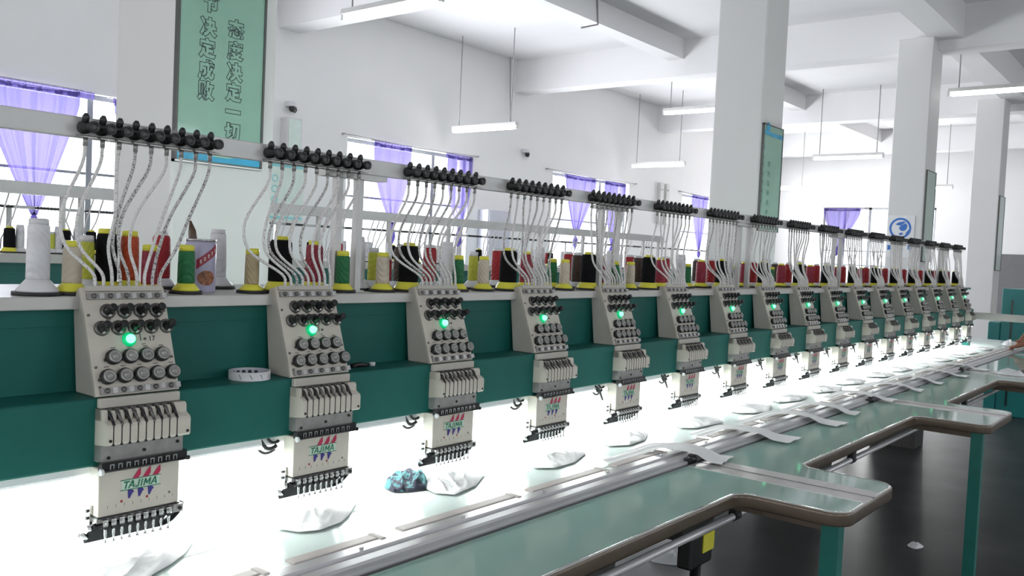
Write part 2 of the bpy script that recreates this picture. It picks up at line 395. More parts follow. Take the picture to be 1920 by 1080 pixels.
for ch, px, py in CH:
    p = at(px, py, 'y', 2.683)
    vs, fs = text_mesh(ch, 0.062, bold=0.0042, outline=0.0011)
    MB().add([(p.x+v[0]*0.92, 2.683+v[2]*0.4, p.z+v[1]) for v in vs], fs).build('lettering', INK, t, off)

px0, px1 = 6.235, 6.60
t, off = sign_board(px0, px1, 0.24, 1.035, 'mint green framed board with blue crest on the second pillar from the left')
m = MB()
for col, (pxa, pya), (pxb, pyb), n in ((0, (1433, 276), (1428, 375), 7), (1, (1443, 308), (1438, 398), 6)):
    for k in range(n):
        u = k/(n-1); q = at(pxa+(pxb-pxa)*u, pya+(pyb-pya)*u, 'y', 2.682)
        for dx, dz, ww, hh in ((0, 0.014, 0.026, 0.0028), (0, 0, 0.02, 0.0028), (0, -0.014, 0.026, 0.0028), (0, 0, 0.0022, 0.02)):
            m.box(q.x+dx-ww, q.x+dx+ww, 2.681, 2.6835, q.z+dz-hh, q.z+dz+hh)
m.build('lettering', INKP, t, off)
q = at(1441, 243, 'y', 2.682)
m = MB().lathe([(0.035, 0), (0.035, 0.002)], (q.x, 2.683, q.z+0.02), (0, -1, 0), 20)
m.box(px0+0.015, q.x-0.04, 2.681, 2.683, q.z-0.035, q.z-0.005).box(q.x+0.05, px1-0.015, 2.681, 2.683, q.z-0.045, q.z-0.015).box(q.x-0.04, q.x+0.05, 2.681, 2.683, q.z-0.04, q.z-0.015)
m.build('blue_crest', SIGNB, t, off)
sign_board(10.88, 11.28, 0.1, 1.16, 'narrow mint board on the third pillar, beside the blue round emblem')
sign_board(15.17, 15.58, 0.05, 1.2, 'slim pale board on the fourth pillar near the grey cabinet')

# poster with the blue round emblem, on the third pillar's side
c = at(1688, 428, 'x', 10.855)
t = empty('notice_poster', (10.86, c.y, c.z-0.3), 'white poster with round blue emblem on the third pillar', 'poster'); off = t.location
MB().box(10.853, 10.8595, c.y-0.155, c.y+0.14, c.z-0.34, c.z+0.15).build('sheet', PAPER, t, off)
e = MB()
X = 10.8515
def ring(mb, r0, r1, n=40, mi=0):
    vs = []
    for i in range(n):
        a = 2*PI*i/n; vs += [(X, c.y+r0*math.cos(a), c.z+r0*math.sin(a)), (X, c.y+r1*math.cos(a), c.z+r1*math.sin(a))]
    mb.add(vs, [(2*i, 2*i+1, (2*i+3) % (2*n), (2*i+2) % (2*n)) for i in range(n)], mi)
ring(e, 0.098, 0.122)
def patch(pts, mi=0): e.add([(X-0.0004, c.y-a, c.z+b) for a, b in pts], [tuple(range(len(pts)))], mi)
patch([(-0.055, 0.045), (-0.02, 0.07), (0.03, 0.08), (0.062, 0.075), (0.03, 0.05), (0.0, 0.03), (-0.03, 0.035)])
patch([(0.01, 0.035), (0.06, 0.06), (0.078, 0.03), (0.07, -0.01), (0.045, -0.03), (0.01, -0.03), (-0.015, 0.0)])
patch([(-0.01, -0.055), (0.03, -0.05), (0.03, -0.075), (-0.005, -0.08)])
patch([(0.07, -0.045), (0.098, -0.01), (0.10, -0.03), (0.078, -0.075), (0.058, -0.08)])
patch([(-0.13, -0.2), (-0.085, -0.2), (-0.085, -0.255), (-0.13, -0.255)]); patch([(0.095, -0.19), (0.14, -0.19), (0.14, -0.245), (0.095, -0.245)])
e.build('round_emblem', BLUE, t, off)
for o in kids(t):
    pass

# ------------------------------------------------------------------ wall fittings
t = empty('wall_poster', (6.6, WALLY, 0.25), 'pale green poster with cyan bands on the back wall beyond the first pillar', 'poster'); off = t.location
MB().box(6.36, 6.95, WALLY-0.012, WALLY-0.001, 0.25, 0.97).build('sheet', PALEP, t, off)
for za, zb in ((0.90, 0.94), (0.27, 0.30)): MB().box(6.38, 6.93, WALLY-0.015, WALLY-0.012, za, zb).build('colour_band', CYAN, t, off)
m = MB()
for k in range(3): m.lathe([(0.045, 0), (0.045, 0.003), (0.034, 0.003), (0.034, 0)], (6.52, WALLY-0.012, 0.76-0.13*k), (0, -1, 0), 14, caps=False)
m.build('round_marks', CYAN, t, off)
def cctv(p, label, flip):
    t = empty('security_camera', p, label, 'security camera'); off = p
    x, y, z = p
    MB().box(x-0.05, x+0.05, y-0.10, y, z+0.01, z+0.075).build('housing', FOOTW, t, off, bevel=0.008)
    MB().ball((x+0.01, y-0.075, z-0.015), 0.042).build('dome', BLACK, t, off)
    MB().tube([(x+0.02, y-0.06, z-0.04), (x+0.07, y-0.05, z-0.05), (x+0.10, y-0.04, z-0.02), (x+0.10, y-0.02, z+0.02)], 0.008).build('cable', BLACKR, t, off)
cctv((6.68, WALLY, 1.63), 'white security camera with black dome above the grey wall box', 1)
cctv((11.36, WALLY, 1.61), 'security camera on the back wall between the second and third windows', 1)
t = empty('wall_box', (6.68, WALLY, 0.6), 'tall pale grey wall box under the security camera', 'electrical box'); off = t.location
MB().box(6.58, 6.80, WALLY-0.14, WALLY, 1.0, 1.50).build('case', LAMPM, t, off, bevel=0.006); MB().box(6.60, 6.78, WALLY-0.146, WALLY-0.14, 1.03, 1.48).build('door', PALEP, t, off)
t = empty('wall_cabinet', (10.6, WALLY, 0.0), 'lavender grey box cabinet on the back wall right of the second window', 'cabinet'); off = t.location
MB().box(10.31, 10.87, WALLY-0.2, WALLY, -0.25, 0.63).build('case', LAV, t, off, bevel=0.008); MB().box(10.33, 10.85, WALLY-0.21, WALLY-0.2, -0.22, 0.60).build('door', LAV, t, off)
for k, (a, b, l) in enumerate(((15.80, 15.93, 'left of two thin grey wall ducts between third and fourth windows'), (16.04, 16.16, 'right of two thin grey wall ducts between third and fourth windows'))):
    tag(MB().box(a, b, WALLY-0.08, WALLY, 0.7, 1.53).lathe([(0.02, 0), (0.02, 0.02)], ((a+b)/2, WALLY-0.08, 1.4), (0, -1, 0), 8).build('wall_duct', LAMPM, bevel=0.006), l, 'duct')

# ------------------------------------------------------------------ curtains
def curtain(name_label, x0, x1, zt, xc, zg, tail=0.25, folds=7, along='x', base=WALLY-0.05, seed=0, pw=1.25, hd=None):
    rnd = random.Random(seed)
    t = empty('curtain', (xc if along == 'x' else base, base if along == 'x' else xc, zg-tail), name_label, 'curtain'); off = t.location
    ph = [rnd.uniform(0, 6) for _ in range(3)]
    def P(a, d, z): return (a, base-d, z) if along == 'x' else (base-d, a, z)
    def f(u, v):
        z = zt-(zt-zg)*v
        k = max(0.0, (v-0.10)/0.90); k = k**pw
        wd = (x1-x0)*(1-k)+0.055*k; cx = ((x0+x1)/2)*(1-k)+xc*k
        d = 0.02*math.sin(u*2*PI*folds+ph[0])*(0.5+0.5*(1-k))+0.01*math.sin(u*2*PI*folds*1.7+ph[1])+0.03
        z += -0.03*math.sin(u*PI)*(1-v)
        return P(cx+(u-0.5)*wd+0.008*math.sin(u*21+ph[2])*(1-k), d, z)
    MB().grid(f, folds*10, 26).build('drape', SHEER, t, off)
    (MB().tube([P(x0-0.05, 0.0, zt+0.02), P(x1+0.05, 0.0, zt+0.02)], 0.007, 6) if along == 'x' else MB().tube([P(x0-0.05, -0.04, zt+0.02), P(x1+0.05, -0.04, zt+0.02)], 0.012, 6)).build('curtain_rod', WIRE, t, off)
    # gathered header on the wire: doubled cloth
    h0_, h1_ = hd or (x0, x1)
    MB().grid(lambda u, v: P(h0_+u*(h1_-h0_), 0.022+0.014*math.sin(u*2*PI*folds*3), zt+0.015-v*0.07), folds*16, 2).build('header', SHEER, t, off)
    k = MB()
    k.grid(lambda u, v: P(xc+0.05*math.cos(u*2*PI)*math.sin(PI*min(1, v*1.0+0.02))*(1+0.25*math.sin(v*9+seed)), 0.03+0.04*math.sin(u*2*PI)*math.sin(PI*min(1, v+0.02)), zg+0.03-tail*v), 18, 14)
    k.build('knot', SHEER, t, off)
    return t
W = WALLY
curtain('wide purple sheer curtain knotted low, at the near end of the first window', 3.22, 4.12, 1.385, 3.72, 0.14, 0.34, 6, seed=1, pw=1.15, hd=(3.05, 4.28))
curtain('short purple curtain piece at the first window, partly behind the nearest pillar', 4.47, 5.35, 1.36, 5.2, 0.2, 0.25, 5, seed=9)
curtain('purple curtain on the left half of the second window', 8.05, 8.75, 1.385, 8.42, 0.30, 0.35, 4, seed=2, pw=1.9)
curtain('purple curtain at the right edge of the second window', 9.45, 10.03, 1.385, 9.78, 0.28, 0.4, 3, seed=3, pw=2.2)
curtain('purple curtain on the left half of the third window', 12.45, 13.42, 1.37, 12.85, 0.33, 0.3, 5, seed=4)
curtain('purple curtain on the right half of the third window', 13.75, 14.45, 1.37, 14.05, 0.20, 0.3, 4, seed=5)
curtain('purple curtain at the fourth window, left of the second pillar', 17.2, 17.95, 1.385, 17.6, 0.20, 0.2, 4, seed=6)
curtain('pale purple curtain at the window on the far end wall', 6.55, 7.40, 1.36, 7.05, 0.45, 0.25, 5, 'y', FARX-0.05, seed=7)
for n, (a, b, lab) in enumerate(((7.55, 10.2, 'thin curtain wire above the second window'), (12.0, 14.9, 'thin curtain wire above the third window'), (16.7, 19.4, 'thin curtain wire above the fourth window'))):
    tag(MB().tube([(a, W-0.04, 1.43), ((a+b)/2, W-0.04, 1.40), (b, W-0.04, 1.43)], 0.007, 6).cyl((a, W, 1.43), (a, W-0.05, 1.43), 0.012).cyl((b, W, 1.43), (b, W-0.05, 1.43), 0.012).build('curtain_wire', WIRE), lab, 'curtain wire')

# ------------------------------------------------------------------ hanging lamps
def lamp(x, y0, y1, z, label):
    t = empty('hanging_lamp', (x, (y0+y1)/2, z), label, 'ceiling lamp', 'hanging tube lamps'); off = t.location
    MB().prism([(0, 0)]*0 or [(y0, z+0.03), (y1, z+0.03), (y1-0.01, z+0.075), (y0+0.01, z+0.075)], x-0.035, x+0.035).build('housing', LAMPM, t, off, bevel=0.004)
    MB().box(x-0.02, x+0.02, y0-0.002, y0+0.03, z-0.02, z+0.03).build('end_cap', LAMPM, t, off)
    MB().box(x-0.02, x+0.02, y1-0.03, y1+0.002, z-0.02, z+0.03).build('end_cap', LAMPM, t, off)
    MB().lathe([(0.012, 0), (0.024, 0.02), (0.024, y1-y0-0.08), (0.012, y1-y0-0.06)], (x, y0+0.03, z), (0, 1, 0), 12).build('tube', TUBE_E, t, off)
    top = CEIL
    for yy in (y0+0.12, y1-0.12): MB().cyl((x, yy, z+0.07), (x, yy, top), 0.008, n=6).build('hanging_rod', WIRE, t, off)
    return t
lamp(5.09, 4.92, 6.12, 1.97, 'largest tube lamp, at the top right of the mint slogan board')
lamp(9.43, 7.6, 8.8, 1.70, 'tube lamp in front of the back wall, above the second window')
lamp(12.1, 5.66, 6.86, 2.24, 'tube lamp partly hidden by the left edge of the second pillar')
lamp(14.4, 7.66, 8.80, 1.71, 'tube lamp above the third window, left of the second pillar')
lamp(15.3, 4.47, 5.67, 1.86, 'tube lamp between the second and third pillars')
lamp(11.85, 1.55, 2.75, 2.18, 'bright tube lamp hanging right of the third pillar')
lamp(20.0, 7.5, 8.55, 1.75, 'small far tube lamp just right of the second pillar')
lamp(20.0, 4.42, 5.5, 1.74, 'small far tube lamp just right of the third pillar')
def conduit(pts, label): tag(MB().tube(pts, 0.011, 6).build('cable_conduit', WIRE), label, 'conduit')
a = at(957, 27, 'y', 8.9); b = at(1003, 16, 'y', 8.9)
conduit([at(957, 236, 'y', 8.93), at(957, 27, 'y', 8.93)], 'grey cable pipe dropping down the back wall beside the second window')
conduit([at(1120, 0, 'y', 5.99), at(1121, 46, 'y', 5.99), at(1090, 52, 'y', 5.99)], 'short bent cable pipe on the ceiling beam')

# ------------------------------------------------------------------ rear machines
def spool_tpl():
    pass
def cone(kind, foot, cap, r, h, fr, fh, capr, big=False):
    """thread cone template: foot, thread, cap, pad"""
    t = empty('thread_cone', (0, 0, 0))
    MB().lathe([(fr+0.006, 0), (fr+0.006, 0.006)], (0, 0, 0), n=18).build('base_pad', BLACKR, t)
    MB().lathe([(fr, 0.006), (fr, 0.009), (r*1.02, 0.006+fh), (r*0.7, 0.008+fh)], (0, 0, 0), n=20).build('cone_foot', foot, t)
    z0 = 0.006+fh
    MB().lathe([(r*0.97, z0), (r, z0+0.004), (r*0.99, z0+h*0.5), (r*0.93, z0+h-0.006), (r*0.78, z0+h)], (0, 0, 0), n=20).build('thread', THREAD[kind], t)
    MB().lathe([(capr, z0+h-0.004), (capr, z0+h+0.006), (capr*0.8, z0+h+0.008)], (0, 0, 0), n=16).build('cap', cap, t)
    return t
SP = {
    'white': ('white', FOOTW, FOOTW, 0.0185, 0.095, 0.033, 0.020, 0.0155),
    'beige': ('beige', YELLOW, YELLOW, 0.0160, 0.066, 0.026, 0.014, 0.0135),
    'tan': ('tan', YELLOW, YELLOW, 0.0145, 0.066, 0.024, 0.012, 0.0135),
    'lime': ('lime', FOOTW, FOOTW, 0.0140, 0.072, 0.030, 0.018, 0.0125),
    'black': ('black', YELLOW, YELLOW, 0.0245, 0.088, 0.034, 0.018, 0.0150),
    'slim_black': ('black', YELLOW, YELLOW, 0.0190, 0.090, 0.030, 0.014, 0.0155),
    'orange': ('orange', YELLOW, YELLOW, 0.0170, 0.086, 0.030, 0.016, 0.0145),
    'crimson': ('crimson', YELLOW, YELLOW, 0.0205, 0.084, 0.030, 0.014, 0.0140),
    'short_crimson': ('crimson', YELLOW, YELLOW, 0.0145, 0.066, 0.024, 0.012, 0.0130),
    'red': ('red', FOOTW, FOOTW, 0.0185, 0.088, 0.030, 0.016, 0.0130),
    'thin_red': ('red', FOOTW, FOOTW, 0.0065, 0.058, 0.016, 0.012, 0.0055),
    'green': ('green', YELLOW, YELLOW, 0.0160, 0.066, 0.025, 0.014, 0.0140),
    'brown': ('brown', FOOTW, FOOTW, 0.0195, 0.086, 0.030, 0.016, 0.0140),
}
TPL = {}; FIRST = {}; CNT = {}
WORD = {'slim_black': 'slim black', 'white': 'white', 'beige': 'beige', 'tan': 'tan', 'lime': 'lime green', 'black': 'black', 'orange': 'orange', 'crimson': 'crimson', 'short_crimson': 'short crimson',
        'red': 'bright red', 'thin_red': 'thin red', 'green': 'dark green', 'brown': 'brown'}
def put_cone(kind, x, y, z, where, group, s=1.0):
    if kind not in TPL:
        o = cone(*SP[kind]); TPL[kind] = tree(o)
    else: o = dup(TPL[kind])
    o.location = (x, y, z); o.rotation_euler = (0, 0, random.uniform(0, 6)); o.scale = (1, 1, 1)
    k = (where, kind); CNT[k] = CNT.get(k, 0)+1
    n = CNT[k]; wd = WORD[kind]
    o['label'] = '%s thread cone on the %s shelf, %s %s one from the left' % (wd, where, ORD[n], wd)
    o['category'] = 'thread cone'; o['group'] = group
    return o

DECK_Z = -0.110
# second machine, seen from its back
t = empty('rear_machine', (4.8, 4.5, FLOOR), 'second green embroidery machine behind the front one, seen from its back', 'machine'); off = t.location
X0, X1 = 0.6, 7.95
MB().box(X0, X1, 4.13, 4.60, DECK_Z-0.04, DECK_Z).build('spool_shelf', DECKM, t, off)
MB().box(X0, X1, 4.18, 4.62, -0.62, DECK_Z-0.04).box(X0, X1, 4.172, 4.18, -0.20, -0.19).build('body', GREEN2, t, off)
for x in (0.9, 3.4, 5.8, 7.8): MB().box(x, x+0.12, 4.2, 4.6, FLOOR, -0.62).build('leg', GREEN2, t, off)
MB().box(X0, X1, 4.42, 4.44, 0.168, 0.225).box(X0, X1, 4.40, 4.46, 0.165, 0.175).build('thread_rail', RAILM, t, off)
for x in (1.98, 2.07, 3.55, 4.15, 4.75, 5.85, 6.5, 7.55, 7.85): MB().box(x-0.012, x+0.012, 4.42, 4.44, DECK_Z, 0.17).build('post', RAILM, t, off)
rr = random.Random(5)
for i in range(18):
    hx = 0.95+0.4*i
    m = MB()
    for j in range(4):
        xa, xb = hx-0.1+0.05*j, hx-0.03+0.018*j
        m.tube([(xa, 4.47, 0.165), (xa-0.02, 4.50, 0.05), (xb-0.02, 4.56, -0.05), (xb, 4.62, -0.1)], 0.004, 5)
    m.build('thread_tubes', TUBE_W, t, off)
cols = ['black', 'white', 'black', 'white', 'green', 'black', 'white', 'lime', 'white', 'black', 'red', 'white']
for px, k in ((17, 'black'), (37, 'white'), (96, 'lime'), (109, 'white'), (122, 'black'), (144, 'white'), (170, 'black'), (205, 'white')):
    put_cone(k, at(px, 470, 'y', 4.25).x, 4.25, DECK_Z, 'rear machine', 'thread cones on the rear machine')
xs = [3.35+0.11*i for i in range(42)]
for i, x in enumerate(xs):
    k = cols[(i*5+i//7) % 12]
    if k == 'green' and i % 2: k = 'black'
    put_cone(k, x+rr.uniform(-0.015, 0.015), 4.25+0.10*(i % 2), DECK_Z, 'rear machine', 'thread cones on the rear machine')

# third machine: only its overhead rail shows in front of the windows
t = empty('distant_machine', (9, 7.4, FLOOR), 'third machine by the windows, only its dark dashed overhead rail showing', 'machine'); off = t.location
Z3 = 0.172
MB().box(2.5, 15.0, 7.39, 7.41, Z3-0.012, Z3+0.012).build('thread_rail', RAILM, t, off)
m = MB()
for i in range(31):
    x = 2.7+0.4*i
    for j in range(9): m.lathe([(0.013, 0), (0.011, 0.03)], (x+0.026*j, 7.39, Z3), (0, -1, 0), 6)
m.build('thread_guides', BLACK, t, off)['kind'] = 'stuff'
for x in (2.9, 5.4, 7.9, 10.4, 12.9, 14.9): MB().box(x-0.015, x+0.015, 7.385, 7.415, -0.55, Z3).build('post', RAILM, t, off)
MB().box(2.5, 15, 7.2, 7.8, -0.62, -0.55).build('spool_shelf', DECKM, t, off)
MB().box(2.6, 14.9, 7.25, 7.75, FLOOR, -0.62).build('body', GREEN2, t, off)

# ------------------------------------------------------------------ front machine: body, shelf, rail
MX0, MX1 = -0.35, 7.36
t = empty('embroidery_machine', (3.5, 1.55, FLOOR), 'long green embroidery machine body carrying the row of beige heads', 'machine'); off = t.location
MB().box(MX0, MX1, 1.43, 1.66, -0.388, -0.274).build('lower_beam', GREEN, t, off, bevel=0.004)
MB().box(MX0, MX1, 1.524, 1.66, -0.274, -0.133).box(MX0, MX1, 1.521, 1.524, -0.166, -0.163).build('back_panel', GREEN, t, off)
MB().box(MX0, MX1, 1.50, 1.86, DECK_Z-0.022, DECK_Z).build('spool_shelf', DECKM, t, off, bevel=0.002)
MB().box(MX1, MX1+0.08, 1.44, 1.66, -0.40, -0.27).build('end_cover', BEIGE, t, off, bevel=0.01)
MB().box(MX1+0.02, MX1+0.07, 1.45, 1.50, TABLE, -0.40).build('end_column', GREEN, t, off)
MB().box(MX1+0.05, MX1+0.15, 0.72, 1.44, -0.352, -0.300).build('end_arm', DECKM, t, off, bevel=0.004)
MB().box(MX1, MX1+0.22, 1.50, 1.60, DECK_Z-0.02, DECK_Z-0.005).box(MX1+0.19, MX1+0.21, 1.53, 1.55, -0.40, DECK_Z-0.02).build('end_bracket', CHROME, t, off)
for x in (0.2, 2.6, 5.0, 7.1): MB().box(x, x+0.25, 1.72, 2.05, FLOOR, TABLE-0.04).build('pedestal', DARKSTEEL, t, off)
m = MB().tube([(1.02, 1.50, DECK_Z+0.004), (1.08, 1.51, DECK_Z+0.003)], 0.002, 5)

RAILY, RZ0, RZ1 = 1.545, 0.162, 0.198
t = empty('thread_rail', (3.5, RAILY, DECK_Z), 'long grey overhead rail on posts above the spool shelf', 'thread rail'); off = t.location
MB().box(MX0, MX1-0.02, RAILY, RAILY+0.016, RZ0, RZ1).build('rail_bar', RAILM, t, off, bevel=0.0015)
for xa in (1.311, 2.406, 3.46, 4.62, 5.75, 6.85, 0.25):
    for dx in (0, 0.062 if xa < 2 else 0.10):
        MB().box(xa+dx-0.0085, xa+dx+0.0085, RAILY+0.018, RAILY+0.036, DECK_Z, RZ0+0.01).box(xa+dx-0.014, xa+dx+0.014, RAILY+0.012, RAILY+0.042, DECK_Z, DECK_Z+0.003).build('post', RAILM, t, off)
    MB().box(xa-0.05, xa+0.13, RAILY+0.004, RAILY+0.04, RZ0-0.012, RZ0).build('bracket', RAILM, t, off)

# LED light bars under the beam, one per gap
LEDX = [0.769, 1.160, 1.558, 1.961, 2.363, 2.771, 3.177, 3.580, 3.981, 4.379, 4.777, 5.175, 5.573, 5.971, 6.369, 6.767, 7.165]
HX = [x+0.0045 for x in LEDX]
def light_bar(x0, x1):
    t = empty('light_bar', ((x0+x1)/2, 1.50, -0.40)); off = t.location
    MB().box(x0, x1, 1.462, 1.538, -0.412, -0.388).build('casing', FOOTW, t, off, bevel=0.006)
    MB().box(x0+0.006, x1-0.006, 1.464, 1.536, -0.4165, -0.412).build('diffuser', STRIP_E, t, off)
    return t
lb = light_bar(0, 0.36); T = tree(lb)
for i in range(18):
    o = lb if i == 0 else dup(T)
    xc = (HX[0]-0.2 if i == 0 else HX[i-1]+0.2)
    o.location = (xc, 1.50, -0.40)
    lab = 'white light bar under the green beam, left of the first head' if i == 0 else 'white light bar under the beam, just right of the %s head' % ORD[i]
    tag(o, lab, 'work light', 'light bars under the machine beam')

# ------------------------------------------------------------------ thread guides on the rail
def guide_row():
    t = empty('thread_guide', (0, RAILY, RZ0)); off = t.location
    for j in range(9):
        x = -0.052+0.03*j
        g = MB()
        g.lathe([(0.0115, 0), (0.0113, 0.010), (0.0078, 0.020), (0.0078, 0.027), (0.0098, 0.029), (0.0098, 0.038), (0.0075, 0.039), (0.004, 0.035)], (x, RAILY, 0.180), (0.08, -1, -0.02), 16)
        g.lathe([(0.006, 0), (0.0065, 0.01), (0.003, 0.016)], (x-0.002, RAILY-0.012, 0.188), (0, -0.3, 1), 8)
        o = g.build('tension_knob', KNOB, t, off)
        MB().prism([(RAILY, RZ0+0.006), (RAILY-0.028, RZ0+0.001), (RAILY-0.028, RZ0-0.001), (RAILY, RZ0+0.001)], x-0.012, x+0.012).cyl((x, RAILY-0.01, RZ0+0.002), (x, RAILY-0.01, RZ0-0.014), 0.0042, n=8).build('tube_socket', GREYPLATE, t, off)
    return t
g0 = guide_row(); T = tree(g0)
for i, hx in enumerate(HX):
    o = g0 if i == 0 else dup(T)
    o.location = (hx+(0.0 if i == 0 else -0.022 if i > 2 else -0.012), RAILY, RZ0)
    tag(o, 'row of nine black thread guides on the rail above the %s head' % ORD[i+1], 'thread guide', 'thread guide rows on the overhead rail')

# ------------------------------------------------------------------ embroidery heads
HO = (0, 1.41, -0.51)
PN = Vector((0, -0.176, 0.063)).normalized(); PT = Vector((0, -0.063, -0.176)).normalized(); P0 = Vector((0, 1.461, -0.183))
def pp(x, t, h=0.0): return Vector((x, 0, 0))+P0+PT*t+PN*h
EX, = (Vector((1, 0, 0)),)
NX = [-0.064+0.014*k for k in range(9)]
def make_head():
    t = empty('embroidery_unit', HO)
    B = lambda mb, name, mats, **k: mb.build(name, mats, k.pop('parent', t), HO if 'po' not in k else k.pop('po'), **k)
    # housing with its flange-like face plate
    m = MB().prism([(1.496, -0.096), (1.435, -0.268), (1.433, -0.2735), (1.506, -0.2735), (1.508, -0.262), (1.523, -0.130), (1.513, -0.098)], -0.071, 0.071)
    m.box(-0.072, 0.072, 1.419, 1.4295, -0.290, -0.2735)
    B(m, 'housing', BEIGE_D, bevel=0.002)
    m = MB().obox(pp(0, 0, -0.001), EX*0.0745, PT*0.094, PN*0.003)
    for x, tt in ((-0.068, -0.045), (0.068, -0.05), (-0.068, 0.045), (0.069, 0.035), (-0.066, 0.079), (0.069, 0.074)): m.lathe([(0.0026, 0), (0.0026, 0.002)], pp(x, tt, 0.002), PN, 8, 1)
    for x, tt in [(-0.0345+0.029*k, 0.013) for k in range(4)]+[(-0.05+0.029*k, 0.045) for k in range(5)]+[(-0.035+0.029*k, -0.037) for k in range(4)]:
        m.obox(pp(x, tt, 0.0022), EX*0.0042, PT*0.0008, PN*0.0003, 1)
    B(m, 'face_plate', [BEIGE, DARKSTEEL])
    for name, t0, n in (('upper_guide_plate', -0.0775, 5), ('lower_guide_plate', 0.0865, 5)):
        m = MB().obox(pp(0.002, t0, 0.004), EX*0.0695, PT*0.0055, PN*0.0022)
        for k in range(n):
            x = -0.056+0.0285*k
            m.lathe([(0.0046, 0), (0.0042, 0.003), (0.002, 0.004)], pp(x, t0, 0.006), PN, 10, 1)
            m.obox(pp(x+0.013, t0, 0.0072), EX*0.003+PN*0.002, PT*0.0048, PN*0.001, 2)
        B(m, name, [GREYPLATE, DARKSTEEL, STEEL])
    m = MB().obox(pp(0.0, -0.0905, 0.001), EX*0.069, PT*0.0045, PN*0.007)
    for k in range(9): m.lathe([(0.0058, 0), (0.0052, 0.008)], (-0.0515+0.0147*k, 1.494, -0.099), (0, 0, 1), 8)
    B(m, 'tube_socket_block', BEIGE_D)
    # upper tension posts
    for row, t0 in ((0, -0.051), (1, -0.0215)):
        for k in range(4+row):
            x = (-0.0345 if row == 0 else -0.0490)+0.0293*k
            m = MB().lathe([(0.0135, 0), (0.0130, 0.003), (0.0100, 0.0045)], pp(x, t0, 0.002), PN, 16, 1)
            m.lathe([(0.0092, 0), (0.0095, 0.005), (0.0078, 0.008), (0.0066, 0.011), (0.0062, 0.015), (0.0070, 0.016), (0.0070, 0.021), (0.0052, 0.023)], pp(x, t0, 0.004), PN+Vector((0.05, 0, 0.10)), 16)
            m.lathe([(0.0024, 0), (0.0024, 0.01)], pp(x-0.001, t0+0.0095, 0.003), PN, 6, 2)
            B(m, 'tension_post', [BLACK, DARKSTEEL, STEEL])
    # lower tension dials
    for row, t0 in ((0, 0.0298), (1, 0.0628)):
        for k in range(4+row):
            x = (-0.0377 if row == 0 else -0.0518)+0.0291*k
            m = MB().lathe([(0.0128, 0), (0.0132, 0.003), (0.0132, 0.008), (0.0118, 0.010)], pp(x, t0, 0.002), PN, 20)
            m.lathe([(0.0112, 0.0095), (0.0108, 0.013), (0.0075, 0.0138), (0.0072, 0.0128), (0.0045, 0.0128), (0.0040, 0.0165), (0.002, 0.017)], pp(x, t0, 0.002), PN, 20, 1)
            m.obox(pp(x-0.0125, t0+0.004, 0.006), EX*0.003, PT*0.0026, PN*0.003)
            B(m, 'tension_dial', [BLACK, GREYPLATE])
    # green lamp, its wide emissive ring standing in for the halo
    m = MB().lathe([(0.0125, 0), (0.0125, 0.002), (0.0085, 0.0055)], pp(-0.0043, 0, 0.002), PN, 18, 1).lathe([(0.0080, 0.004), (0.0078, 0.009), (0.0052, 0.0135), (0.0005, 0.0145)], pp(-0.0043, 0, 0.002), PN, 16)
    o = B(m, 'indicator_lamp', [LED_CORE, LED_HALO]); o['label'] = 'lit green indicator lamp'
    B(MB().lathe([(0.0024, 0), (0.0024, 0.002)], pp(0.0245, 0, 0.002), PN, 8).obox(pp(0.017, -0.006, 0.0022), EX*0.0008, PT*0.009, PN*0.0003).obox(pp(0.021, 0.009, 0.0022), EX*0.004, PT*0.0006, PN*0.0003), 'switch_mark', DARKSTEEL)
    # take-up lever cover
    m = MB()
    m.prism([(1.430, -0.290), (1.412, -0.290), (1.410, -0.308), (1.430, -0.308)], -0.0735, 0.0735, 1)
    pl = [(1.430, -0.290), (1.404, -0.290), (1.401, -0.294), (1.400, -0.308), (1.430, -0.310)]
    m.prism(pl, -0.0735, NX[0]-0.003); m.prism(pl, NX[8]+0.004, 0.0735)
    m.prism([(1.430, -0.307), (1.399, -0.307), (1.388, -0.3125), (1.386, -0.317), (1.386, -0.342), (1.389, -0.346), (1.43, -0.352)], -0.0735, 0.0735)
    for k in range(8):
        xa, xb = NX[k]+0.0042, NX[k+1]-0.0028
        m.prism([(1.416, -0.2925), (1.405, -0.2925), (1.401, -0.296), (1.399, -0.309), (1.416, -0.309)], xa, xb)
    for x in NX: m.box(x-0.0008, x+0.0008, 1.3855, 1.390, -0.345, -0.314, 1)
    for x in NX: m.add([(x-0.0035, 1.3862, -0.3468), (x+0.0035, 1.3862, -0.3468), (x, 1.3856, -0.341)], [(0, 1, 2)], 1)
    for x, z in ((-0.069, -0.338), (0.068, -0.338)): m.lathe([(0.0026, 0), (0.0026, 0.0012)], (x, 1.386, z), (0, -1, 0), 8, 1)
    B(m, 'lever_cover', [BEIGE, BLACK])
    for k, x in enumerate(NX):
        m = MB().tube([(x-0.002, 1.412, -0.2915), (x-0.0005, 1.398, -0.297), (x+0.001, 1.395, -0.304), (x+0.0025, 1.391, -0.3115)], [0.0026, 0.003, 0.0026, 0.0022], 6).ball((x+0.0015, 1.3895, -0.3125), 0.003, 8)
        B(m, 'take_up_lever', DARKSTEEL if k % 2 else BLACK)
    # clamp plate and thread guide bar
    m = MB().box(-0.0735, 0.0735, 1.409, 1.43, -0.378, -0.350)
    for x, z in ((-0.06, -0.371), (0.002, -0.366), (0.063, -0.360)): m.lathe([(0.003, 0), (0.0028, 0.002)], (x, 1.409, z), (0, -1, 0), 8, 1)
    B(m, 'clamp_plate', [GREYPLATE, BLACK])
    m = MB().box(-0.0745, 0.077, 1.400, 1.414, -0.3915, -0.376)
